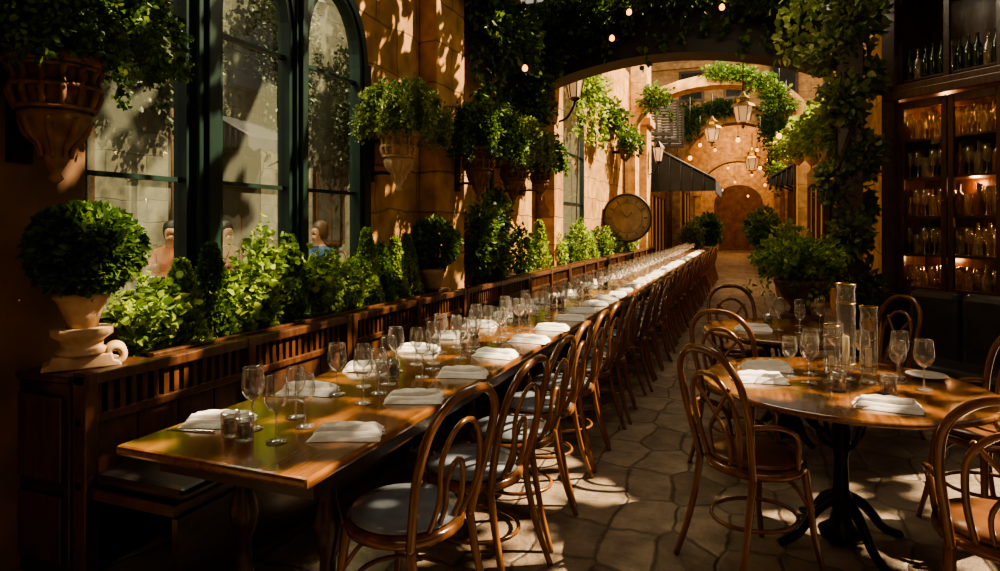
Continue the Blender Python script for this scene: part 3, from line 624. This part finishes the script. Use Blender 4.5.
for g_,dx,dy,lb in [(0,-.05,-.05,'tall wine glass in the middle'),(1,.08,-.15,'short wine glass right of the middle'),(0,.22,.02,'tall wine glass at the right'),(0,-.1,.25,'tall wine glass at the rear'),(1,.1,.2,'short wine glass at the rear')]:
    put(gl[g_],rt(*T2,dx,dy),0,lb+' of the far round table',G2)
put(jar,rt(*T2,-.12,.1),0,'tumbler beside the tall glass on the far round table',G2)
def vase(label,loc,r,h):
    t=thing('candle_vase',label,'vase',loc,0,'tall glass candle vases on the near round table')
    MB().lathe([(r*1.0,0),(r*1.05,.006),(r*.5,.015),(r*.4,.03),(r*.9,.045),(r*.95,.05)],n=20).build('base',M['glass'],t)
    MB().lathe([(r*.95,.05),(r,.08),(r,h*.8),(r*.92,h*.92),(r*1.05,h)],n=20,open_=True).build('glass_body',M['glass'],t)
    for zz in (h,h*.8,.08): MB().tube([(r*1.04*math.cos(a),r*1.04*math.sin(a),zz) for a in np.linspace(0,2*PI,25)[:-1]],.002,5,closed=True).build('ring',M['brass'],t)
    MB().lathe([(0,.052),(r*.35,.052),(r*.35,h*.45),(0,h*.46)],n=14).build('candle',M['wax'],t)
vase('tallest glass candle vase in the middle of the near round table',rt(*T1,.03,.08),.042,.46)
vase('middle-height glass candle vase right of the tallest one',rt(*T1,.12,.04),.038,.36)
vase('shortest glass candle vase left of the tallest one',rt(*T1,-.04,-.0),.036,.27)
# ------------------------------------------------------------ planter urn on pedestal
ur=thing('plant_pedestal','stone pedestal and urn overflowing with a leafy bush beside the ivy post','potted plant',(.40,6.10,0))
MB().box((-.16,-.16,0),(.16,.16,.1)).box((-.12,-.12,.1),(.12,.12,.68)).box((-.15,-.15,.68),(.15,.15,.74)).build('pedestal',M['dterra'],ur,bev=.01)
MB().lathe([(.09,.742),(.07,.79),(.13,.87),(.19,.97),(.21,1.0),(.21,1.03),(.18,1.03)],n=28).build('urn',M['dterra'],ur)
P,D=cat2(blob((0,0,1.20),(.32,.32,.18),3400,lump=.3,seed=5,droop=.2,shell=.8),*[vine([(0,0,1.15),(.26*math.cos(a),.26*math.sin(a),1.25),(.40*math.cos(a),.40*math.sin(a),1.2-.3*(k%2))],70,.03) for k,a in enumerate(np.linspace(2.5,6.4,9))])
leaf_mesh('foliage',P,D,.042,M['leaf_l'],ur)
# ------------------------------------------------------------ bar cabinet (turned 44 degrees)
CA=(1.22,6.72); CR=math.radians(-43.8)
cbn=thing('bar_cabinet','tall dark wooden bar cabinet with glazed doors full of glassware','cabinet',(CA[0],CA[1],0),CR)
Wc=1.75; ca_,sa_=math.cos(CR),math.sin(CR)
MB().box((0,.04,0),(Wc,.42,.84)).build('base',M['dark'],cbn)
MB().box((-.03,-.03,.842),(Wc+.03,.43,.88)).build('ledge',M['dark2'],cbn,bev=.006)
MB().box((0,.38,.882),(Wc,.42,3.7)).box((0,.0,.882),(.04,.379,3.7)).box((Wc-.04,.0,.882),(Wc,.379,3.7)).build('carcass',M['dark2'],cbn)
SZ=[.90,1.24,1.58,1.92,2.26]
for z in SZ[1:]+[2.80]: MB().box((.042,.03,z-.018),(Wc-.042,.378,z)).build('shelf',M['dark2'],cbn)
MB().box((-.05,-.06,2.62),(Wc+.05,.38,2.70)).box((-.03,-.03,2.70),(Wc+.03,.38,2.76)).build('cornice',M['dark2'],cbn,bev=.008)
MB().box((-.06,-.08,3.6),(Wc+.06,.42,3.7)).build('crown',M['dark2'],cbn,bev=.008)
for k in range(4):
    xa=.04+k*.4175; xb=xa+.4175
    d=MB().box((xa+.004,-.005,.89),(xa+.05,.028,2.60)).box((xb-.05,-.005,.89),(xb-.004,.028,2.60)).box((xa+.05,-.005,.89),(xb-.05,.028,.96)).box((xa+.05,-.005,2.53),(xb-.05,.028,2.60)).build('door',M['dark2'],cbn,bev=.004)
    MB().add([(xa+.05,.01,.96),(xb-.05,.01,.96),(xb-.05,.01,2.53),(xa+.05,.01,2.53)],[(0,1,2,3)]).build('pane',M['pane_c'],d)
    MB().lathe([(0,-.0),(.009,.003),(.009,.012),(0,.015)],c=(xb-.025,-.018,1.7),n=10).build('handle',M['brass'],d)
for k in range(4):
    xa=.06+k*.4175; MB().box((xa,.02,.1),(xa+.36,.039,.76)).build('lower_panel',M['dark2'],cbn,bev=.01)
for k in range(5): MB().box((.04+k*.4-.015,.0,2.762),(.04+k*.4+.03,.03,3.6)).build('upper_post',M['dark'],cbn)
bw_=MB().box((-.42,.44,0),(.9,.52,4.7)).build('wall_bar',M['dark']); bw_.location=(CA[0],CA[1],0); bw_.rotation_euler=(0,0,CR); struct(bw_)
def bot(prof,m,name,catg): return tag(MB().lathe(prof,n=14).build(name,m),'x',catg)
B=[bot([(.03,0),(.036,.01),(.037,.16),(.03,.19),(.013,.22),(.012,.28),(.015,.285)],M['bottle_g'],'bottle','bottle'),
   bot([(.03,0),(.036,.01),(.036,.15),(.03,.18),(.012,.20),(.012,.26),(.015,.265)],M['bottle_a'],'bottle','bottle'),
   bot([(.028,0),(.034,.01),(.034,.17),(.012,.2),(.012,.27),(.014,.275)],M['bottle_c'],'bottle','bottle'),
   bot([(.03,0),(.032,.002),(.006,.01),(.005,.09),(.03,.12),(.034,.17),(.030,.24)],M['bottle_c'],'goblet','glass'),
   bot([(.03,0),(.033,.005),(.034,.17),(.032,.175)],M['bottle_c'],'tumbler','glass')]
BN=['green bottle','amber bottle','pale bottle','stemmed goblet','straight tumbler']
RN=['lowest','second','third','fourth','fifth','top open']
for r_,z in enumerate(SZ+[2.80]):
    for k in range(14):
        for row in (0,1):
            if row and r_>4: continue
            lx=.078+k*.07+.03*row
            ki=[3,3,4,3,3,4][(k+r_+row)%6] if lx<.46 else ([1,3,2,3,1,4][(k+2*r_+row)%6] if r_ in (2,3) else [3,4,3,2,3,3][(k+r_)%6])
            if z>2.7: ki=[0,2,0,0][k%4]
            ly=(.10 if row==0 else .22)+random.uniform(-.012,.012)
            put(B[ki],(CA[0]+lx*ca_-ly*sa_,CA[1]+lx*sa_+ly*ca_,z+.001),0,'%s, %s from left, %s row, %s shelf of bar cabinet'%(BN[ki],ORD[k],['front','back'][row],RN[r_]),'bottles and glasses in the bar cabinet')
# sofa
sf=thing('sofa','low black leather sofa in front of the bar cabinet','sofa',(1.42,5.72,0),CR)
MB().box((-.45,-.25,.08),(.75,.25,.34)).build('base',M['black_leather'],sf,bev=.03)
MB().box((-.43,-.26,.342),(.73,.16,.46)).build('seat',M['black_leather'],sf,bev=.04)
for k in range(3): MB().box((-.45+.402*k,.165,.345),(-.45+.402*k+.395,.29,.97)).build('backrest',M['black_leather'],sf,bev=.05)
for sx in (-.40,.66):
    for sy in (-.2,.2): MB().lathe([(.02,0),(.028,.08)],c=(sx,sy,0),n=10).build('leg',M['dark'],sf)
# ------------------------------------------------------------ lanterns, dial, bulbs
def wall_lantern(label,x,y,z,sgn=1,s=1,grp=None):
    t=thing('wall_lantern',label,'wall lamp',(x,y,z),0 if sgn>0 else PI,grp); t.scale=(s,s,s)
    MB().tube(cat([(.0,0,-.1),(.12,0,-.05),(.22,0,.1),(.25,0,.2)],6),.018).build('arm',M['iron'],t)
    MB().lathe([(.05,.2),(.1,.24),(.05,.26)],c=(.25,0,0),n=6,smooth=False).build('lamp_base',M['iron'],t)
    MB().lathe([(.17,.62),(.13,.68),(.03,.8),(.01,.88)],c=(.25,0,0),n=6,smooth=False).build('cap',M['iron'],t)
    MB().lathe([(.09,.26),(.15,.62)],c=(.25,0,0),n=6,smooth=False).build('lamp_glass',M['bulb_dim'],t)
    for k in range(6):
        a=2*PI*k/6; MB().tube([(.25+.092*math.cos(a),.092*math.sin(a),.25),(.25+.152*math.cos(a),.152*math.sin(a),.63)],.01,5).build('frame_bar',M['iron'],t)
wall_lantern('black iron wall lantern on the stone pier left of the arched passage',XW+.3,9.55,3.2)
wall_lantern('iron lantern on the tall stone pillar before the far awning',XW+.45,18.0,3.0)
wall_lantern('iron lantern on the right wall of the passage, nearer one',1.35,11,2.9,-1)
wall_lantern('iron lantern on the right wall of the passage, farther one',1.35,21,3.3,-1,1.3)
wall_lantern('iron lantern left of the far stone arch',-2.95,25.0,3.0,1,1.2)
ds=at(627,218,14.2); RD=.52
dk=thing('wall_dial','large weathered round clock-like dial fixed on the left wall past the trough','clock',(ds[0],ds[1],ds[2]),math.radians(14))
MB().tube([(RD*math.cos(a),0,RD*math.sin(a)) for a in np.linspace(0,2*PI,41)[:-1]],.032,8,closed=True).build('rim',M['rimm'],dk)
MB().prism([(RD*math.cos(a),RD*math.sin(a)) for a in np.linspace(0,2*PI,41)[:-1]],-.015,.03,'y').build('face',M['dial'],dk)
for q_ in (.9,.64): MB().tube([(RD*q_*math.cos(a),-.012,RD*q_*math.sin(a)) for a in np.linspace(0,2*PI,33)[:-1]],.009,6,closed=True).build('inner_ring',M['dialm'],dk)
for k in range(12):
    a=2*PI*k/12; MB().tube([(RD*.70*math.cos(a),-.012,RD*.70*math.sin(a)),(RD*.85*math.cos(a),-.012,RD*.85*math.sin(a))],.016,5).build('hour_mark',M['dialm'],dk)
MB().tube([(0,-.016,0),(.10,-.016,.13)],.010,6).build('hand',M['dialm'],dk); MB().tube([(0,-.018,0),(-.15,-.018,.16)],.009,6).build('hand',M['dialm'],dk)
MB().tube([(0,.05,0),(XW+.01-ds[0],.12,0)],.03).build('bracket',M['iron'],dk)
def hang_lantern(label,hl,s):
    lc=thing('hanging_lantern',label,'lantern',(hl[0],hl[1],hl[2])); lc.scale=(s,s,s)
    MB().lathe([(.08,-.34),(.13,-.30),(.18,-.02)],n=6,smooth=False).build('lamp_glass',M['bulb_dim'],lc)
    for k in range(6):
        a=2*PI*k/6; MB().tube([(.135*math.cos(a),.135*math.sin(a),-.3),(.185*math.cos(a),.185*math.sin(a),-.02)],.01,5).build('frame_bar',M['brass'],lc)
    MB().lathe([(.24,-.02),(.2,.04),(.12,.08),(.12,.14),(.15,.15),(.06,.22),(.02,.3)],n=6,smooth=False).build('cap',M['brass'],lc)
    MB().lathe([(.01,-.46),(.04,-.42),(.02,-.38),(.12,-.35),(.11,-.33)],n=6,smooth=False).build('finial',M['brass'],lc)
    MB().tube([(0,0,.2),(0,0,(5.4-hl[2])/s)],.012).build('chain',M['iron'],lc)
hang_lantern('pale hexagonal lantern hanging in the middle of the passage beyond the header',at(743,106,13),1)
hang_lantern('smaller hexagonal lantern hanging deeper, left of the far arch crown',at(712,128,19),1.2)
hang_lantern('smaller hexagonal lantern hanging deeper, inside the far arch',at(752,158,27),1.5)
bl=[(629,12,8.2,'glowing bulb below the header beam, left of the centre'),(722,7,8.0,'glowing bulb below the header beam, right of the centre'),(525,68,7.6,'glowing bulb hanging in front of the dark wall ivy'),(612,38,8.2,'small bulb at the left end of the header beam')]
for i,(px,py,d) in enumerate([(700,145,20),(775,143,18),(786,149,15),(757,150,22),(742,160,28),(728,168,30),(752,175,30),(715,150,24),(768,160,24),(735,182,31),(690,158,17),(779,136,13),(765,185,26),(722,190,30),(748,196,33),(738,140,16),(760,168,20)]):
    bl.append((px,py,d,'tiny glowing bulb in the far passage, %s of the far cluster'%ORD[i]))
for i,(px,py,d,lb) in enumerate(bl):
    p=at(px,py,d); r=.036 if d<9 else .055
    t=thing('light_bulb',lb,'light bulb',p,0,'warm glowing string bulbs')
    MB().lathe([(0,-r*1.2),(r*.7,-r*.9),(r,-r*.2),(r*.8,r*.5),(r*.4,r)],n=14).build('glass_bulb',M['bulb'],t)
    MB().lathe([(r*.45,r),(r*.45,r*1.9),(r*.2,r*2)],n=10).build('socket',M['iron'],t)
    MB().tube([(0,0,r*1.9),(0,0,max(.3,4.9-p[2]))],.006,5).build('cord',M['iron'],t)
# ------------------------------------------------------------ awnings, shopfronts, far things
def awning(label,x0,x1,y0,y1,zh,zl,vd=.2):
    t=thing('awning',label,'awning',(0,0,0))
    MB().add([(x0,y0,zh),(x1,y0,zl),(x1,y1,zl),(x0,y1,zh),(x0,y0,zh-.04),(x1,y0,zl-.04),(x1,y1,zl-.04),(x0,y1,zh-.04)],[(0,1,2,3),(4,7,6,5),(0,4,5,1),(1,5,6,2),(2,6,7,3),(3,7,4,0)]).build('cloth',M['awning'],t)
    m=MB(); n=int((y1-y0)/.3)
    for k in range(n):
        a=y0+(y1-y0)*k/n; b=y0+(y1-y0)*(k+1)/n; m.prism([(a,zl),(b,zl),(b,zl-vd),((a+b)/2,zl-vd-.08),(a,zl-vd)],x1,x1+(.015 if x1>x0 else -.015))
    m.build('valance',M['awning'],t)
    MB().prism([(x0,zh),(x1,zl),(x1,zl-vd),(x0,zl-vd)],y0,y0+.015,'y').build('side_cloth',M['awning'],t)
    for k in range(7):
        f_=k/7; xa=x0+(x1-x0)*f_; MB().tube([(xa,y0-.01,zh+(zl-zh)*f_),(xa,y0-.01,zl-vd)],.02,5).build('rib',M['awnrib'],t)
    MB().tube([(x0,y0-.01,zh+.02),(x1,y0-.01,zl+.02)],.03,6).build('rib',M['awnrib'],t)
    MB().tube([(x0,y0+.1,zh-.9),(x1,y0+.1,zl-.05)],.02).build('arm',M['iron'],t); MB().tube([(x0,y1-.1,zh-.9),(x1,y1-.1,zl-.05)],.02).build('arm',M['iron'],t)
awning('dark charcoal ribbed shop awning on the left wall near the far arch',XW,XW+2.15,18.7,23.0,4.0,2.75,.3)
for k in range(3):
    t=thing('shutter','open weathered louvred shutter above the left awning, %s along the wall'%ORD[k],'shutter',(XW+.02,19.0+k*1.7,4.15),math.radians(22),'louvred shutters above the awning')
    MB().box((0,0,0),(.07,.04,1.35)).box((.93,0,0),(1.0,.04,1.35)).box((.07,0,0),(.93,.04,.08)).box((.07,0,1.27),(.93,.04,1.35)).box((.46,0,.08),(.54,.04,1.27)).build('frame',M['shutter'],t)
    m=MB()
    for j in range(14):
        z_=.10+j*.084; m.add([(.07,-.005,z_),(.93,-.005,z_),(.93,.045,z_+.06),(.07,.045,z_+.06)],[(0,1,2,3)])
    m.build('louvres',M['shutter'],t)
def shopfront(label,x,y0,y1,z,sgn):
    t=thing('shopfront',label,'shopfront',(x,y0,0)); L_=y1-y0; e=.12*sgn
    MB().box((min(0,e),0,0),(max(0,e),L_,.6)).box((min(0,e),0,z-.35),(max(0,e),L_,z)).build('fascia',M['dark2'],t)
    n=int(L_/.9)
    for k in range(n+1):
        yy=k*(L_-.1)/n; MB().box((min(0,e),yy,.6),(max(0,e),yy+.1,z-.35)).build('post',M['dark2'],t)
    MB().box((min(0,e*.4),.1,.6),(max(0,e*.4),L_-.1,z-.35)).build('shop_window',M['shopglow'],t)
shopfront('dark wooden shopfront with amber window under the left awning',XW,19,24.5,2.8,1)
shopfront('dark wooden shopfront on the right wall beyond the ivy post',1.35,13,16.4,2.7,-1)
shopfront('second dark wooden shopfront on the right wall, nearer the far arch',1.35,19,24.5,3.0,-1)
shopfront('dark shopfront on the left wall of the far passage',xc-2.05,27,29.7,3.2,1)
def pot_plant(label,loc,s,mm,n=900,size=.09):
    t=thing('potted_plant',label,'potted plant',loc); t.scale=(s,s,s)
    MB().lathe([(.14,0),(.2,.3),(.23,.31),(.23,.36),(.19,.36)],n=20).build('pot',M['terra'],t)
    P,D=blob((0,0,.75),(.30,.30,.38),n,lump=.2,seed=loc[1],shell=.7); leaf_mesh('foliage',P,D,size,mm,t); MB().tube([(0,0,.3),(0,0,.7)],.02).build('stem',M['stem'],t)
pot_plant('potted bush against the right wall beyond the ivy post',(.80,10.2,0),1.1,M['leaf_g'],n=1800,size=.05)
pot_plant('potted bush by the right wall half way to the far arch',(.70,14.0,0),1.3,M['leaf_l'])
pot_plant('potted bush at the left foot of the far arch',(-2.0,24.6,0),1.4,M['leaf_l'],n=1600,size=.06)
pot_plant('potted bush at the right foot of the far arch',(.5,24.3,0),1.6,M['leaf'])
pot_plant('tall potted bush inside the far passage on the left',(-1.7,28.3,0),1.7,M['leaf'],size=.12)
pot_plant('tall potted bush inside the far passage on the right',(.5,28.0,0),1.8,M['leaf'],size=.12)
for k,(y,z) in enumerate([(9.6,2.7),(12.0,2.9),(15.4,3.2),(20.0,3.6),(23.0,3.2)]):
    t=thing('wall_planter','pale flowering bush hanging on the right wall, %s from the header'%ORD[k],'planter',(.98,y,z),0,'bushes hung on the right wall')
    MB().lathe([(.03,-.4),(.12,-.3),(.18,0),(.2,.02),(.16,.02)],n=18).build('pot',M['terra'],t)
    MB().box((.1,-.04,-.2),(.369,.04,-.14)).build('bracket',M['iron'],t)
    P,D=blob((-.05,0,.1),(.33,.45,.35),1000,lump=.25,seed=k,shell=.8); ok=P[:,0]<.22; leaf_mesh('foliage',P[ok],D[ok],.08,M['leaf_g' if k%2 else 'leaf_l'],t)
for k,(y,z) in enumerate([(13.2,3.6),(15.2,3.4)]):
    t=thing('wall_planter','leafy basket on the left wall beyond the dial, %s from the header'%ORD[k],'planter',(XW+.3,y,z),0,'baskets high on the far left wall')
    MB().lathe([(.03,-.4),(.12,-.3),(.18,0),(.2,.02),(.16,.02)],n=18).build('pot',M['dterra'],t)
    MB().box((-.299,-.04,-.2),(-.1,.04,-.14)).build('bracket',M['iron'],t)
    P,D=blob((.05,0,.1),(.33,.45,.35),1000,lump=.25,seed=k,shell=.8,xmin=-.2); leaf_mesh('foliage',P,D,.08,M['leaf'],t)
ivy('greenery spilling over the crown of the far arch',[blob((.8,25.4,5.2),(.5,.25,.9),1100,seed=3,shell=.8),blob((-2.2,25.4,5.5),(.5,.25,.7),800,seed=4,shell=.8),blob((-.9,25.4,5.9),(1.0,.2,.25),900,seed=5,shell=.8),blob((.9,25.4,3.6),(.3,.2,.9),600,seed=6,shell=.8)],.14,M['leaf'],[[(1.15,25.6,0),(1.15,25.6,3),(1.0,25.6,5.2)],[(-2.85,25.6,0),(-2.8,25.6,3),(-2.4,25.6,5.6)]])
ivy('vine trailing over the nearer stone arch in the passage',[blob((-.85+1.6*math.cos(a),16.5,4.1+1.15*math.sin(a)),(.35,.15,.2),330,seed=k,shell=.8) for k,a in enumerate(np.linspace(.2,1.5,5))]+[blob((-2.3,16.5,4.7),(.35,.15,.35),500,seed=2,shell=.8)]+[vine([(x,16.5,4.9),(x,16.48,4.5),(x+.05,16.5,4.2)],60,.05) for x in (-1.9,-.1,.3,.6)],.09,M['leaf'],[[(.9,16.5,0.0),(.95,16.5,3),(.6,16.5,4.7)]])
awning('small dark awning on the right wall of the passage',1.34,.5,17.6,18.9,3.2,2.7)
# ------------------------------------------------------------ view through the windows
TZ0=.22
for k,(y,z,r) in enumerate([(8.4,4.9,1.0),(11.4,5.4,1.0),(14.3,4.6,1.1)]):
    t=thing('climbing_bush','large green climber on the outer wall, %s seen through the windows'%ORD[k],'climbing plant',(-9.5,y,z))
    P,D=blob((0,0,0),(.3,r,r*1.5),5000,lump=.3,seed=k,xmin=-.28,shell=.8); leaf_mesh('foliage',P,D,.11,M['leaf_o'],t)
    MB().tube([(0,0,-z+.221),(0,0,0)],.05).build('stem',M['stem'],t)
awning('dark awning seen through the second arched window',-9.9,-8.9,9.6,11.4,3.7,3.2)
def person(label,x,y,rz,cl,hair,z0=TZ0):
    v=[(0,0,.52),(0,.0,.72),(0,.01,.92),(0,.02,1.03),(0,.035,1.10),(0,.045,1.20),(.09,.03,.5),(.1,.42,.50),(.1,.42,.1),(.1,.54,.04),(-.09,.03,.5),(-.1,.42,.5),(-.1,.42,.1),(-.1,.54,.04),
       (.17,0,.95),(.22,.1,.74),(.13,.32,.80),(.1,.40,.81),(-.17,0,.95),(-.22,.1,.74),(-.13,.32,.80),(-.1,.40,.81),(0,.115,1.14),(0,.06,1.26)]
    e=[(0,1),(1,2),(2,3),(3,4),(4,5),(0,6),(6,7),(7,8),(8,9),(0,10),(10,11),(11,12),(12,13),(2,14),(14,15),(15,16),(16,17),(2,18),(18,19),(19,20),(20,21),(4,22),(5,23)]
    r=[.13,.125,.13,.045,.06,.08,.085,.065,.045,.035,.085,.065,.045,.035,.06,.045,.032,.03,.06,.045,.032,.03,.025,.06]
    me=bpy.data.meshes.new('person'); me.from_pydata(v,e,[]); m,nt,N,L,P_=newmat('person_cloth')
    tc=N.new('ShaderNodeTexCoord'); sp=N.new('ShaderNodeSeparateXYZ'); rp=N.new('ShaderNodeValToRGB'); rp.color_ramp.interpolation='CONSTANT'
    mr=N.new('ShaderNodeMapRange'); mr.inputs[2].default_value=1.3
    L.new(tc.outputs['Object'],sp.inputs[0]); L.new(sp.outputs[2],mr.inputs[0]); L.new(mr.outputs[0],rp.inputs[0]); L.new(rp.outputs[0],P_.inputs[0])
    rp.color_ramp.elements[0].color=(*cl,1); rp.color_ramp.elements[1].position=.785; rp.color_ramp.elements[1].color=(.42,.25,.17,1)
    me.materials.append(m); o=bpy.data.objects.new('person',me); C.objects.link(o); o.location=(x,y,z0); o.rotation_euler=(0,0,rz)
    sk=o.modifiers.new('skin','SKIN')
    for i,q in enumerate(r): me.skin_vertices[0].data[i].radius=(q,q)
    me.skin_vertices[0].data[0].use_root=True
    sb=o.modifiers.new('sub','SUBSURF'); sb.levels=1; sb.render_levels=2
    MB().lathe([(.075,-.12),(.095,-.05),(.10,.02),(.085,.08),(.045,.11),(0,.12)],c=(0,-.005,1.22),n=16).build('hair',hair,o)
    tag(o,label,'person')
hd=mat('dark_hair',(.03,.02,.015)); hb=mat('brown_hair',(.12,.06,.03))
a_=at(158,300,7.0); b_=at(262,300,7.4)
pt=[(a_[0],a_[1]),(b_[0],b_[1])]
round_table('distant round table seen through the nearest arched window',pt[0][0],pt[0][1],.5,TZ0)
round_table('distant round table seen through the second arched window',pt[1][0],pt[1][1],.5,TZ0)
for (tx,ty),dx,dy,cl,h,lb in [(pt[0],-.5,.62,(.4,.17,.1),hd,'seated diner in rust top facing the camera, behind the nearest window'),(pt[0],-.80,-.25,(.4,.36,.3),hb,'seated diner in cream top behind the nearest arched window'),
   (pt[1],.25,.75,(.03,.09,.22),hb,'seated diner in navy blue top behind the second arched window'),(pt[1],-.75,.2,(.3,.12,.1),hd,'seated diner in dull red top behind the second arched window')]:
    x,y=tx+dx,ty+dy; rz=face(x,y,tx,ty); person(lb,x,y,rz,cl,h)
    dup(ch0,(x,y,TZ0),rz,'bentwood chair under the %s'%lb.split(',')[0],'chairs behind the windows')
# ------------------------------------------------------------ lights
def area(loc,tgt,size,e,col):  # added fill light with no visible fitting
    l=bpy.data.lights.new('area_fill','AREA'); l.energy=e; l.size=size; l.color=col
    o=bpy.data.objects.new('area_fill',l); C.objects.link(o); o.location=loc
    o.rotation_euler=(Vector(tgt)-Vector(loc)).to_track_quat('-Z','Y').to_euler(); return o
sun=bpy.data.lights.new('sun','SUN'); sun.energy=17; sun.angle=math.radians(.6); sun.color=(1,.76,.48)
so=bpy.data.objects.new('sun',sun); C.objects.link(so); so.rotation_euler=Vector((-.58,-.38,-.72)).to_track_quat('-Z','Y').to_euler()
area((-6.5,9,7),(-8.5,10,1.5),5,260,(1,.95,.8))  # added to brighten the backdrop behind the windows
area((-5.0,3.2,5.6),(-2.7,3.9,1.0),1.6,480,(1,.90,.62))  # added backlight from the window side so the shrubs glow
area((-6.5,5.0,5.8),(-6,6,1.0),2,150,(1,.85,.6))  # added fill above the diners outside
area((-.5,15,6.6),(-.8,26,3.8),3,400,(1,.70,.38))  # added to light the far facade, which faces away from the sun
area((-.6,28.2,6.0),(-.6,29.5,1),1.5,120,(1,.58,.26))  # this and the next two are added to brighten the passage
area((-.6,32.2,5.8),(-.6,33.5,1.0),1.2,150,(1,.6,.28))
area((-.6,37,5.5),(-.6,38,1.5),1.5,150,(1,.55,.25))
area((.8,-1.5,3.8),(-1.5,4,.8),2.5,28,(1,.70,.42))  # added soft warm fill from the camera side
area((-.3,6.2,4.66),(.5,6.0,1.0),1.6,45,(1,.82,.55))  # added overhead light imitating skylight on the ivy post
def pt_l(loc,e,col=(1,.5,.2),r=.04):
    l=bpy.data.lights.new('lamp','POINT'); l.energy=e; l.color=col; l.shadow_soft_size=r
    o=bpy.data.objects.new('lamp',l); C.objects.link(o); o.location=loc
for lx,z in [(.25,2.5),(.9,2.5),(.3,1.2),(.9,1.5),(.5,1.85),(1.3,1.9)]:
    ly=.33; pt_l((CA[0]+lx*ca_-ly*sa_,CA[1]+lx*sa_+ly*ca_,z),3.2)
w=bpy.data.worlds.new('world'); S.world=w; w.use_nodes=True
w.node_tree.nodes['Background'].inputs[0].default_value=(.95,.85,.72,1); w.node_tree.nodes['Background'].inputs[1].default_value=.38
S.view_settings.view_transform='AgX'
try: S.view_settings.look='AgX - Medium High Contrast'
except Exception: pass
S.view_settings.exposure=0.2
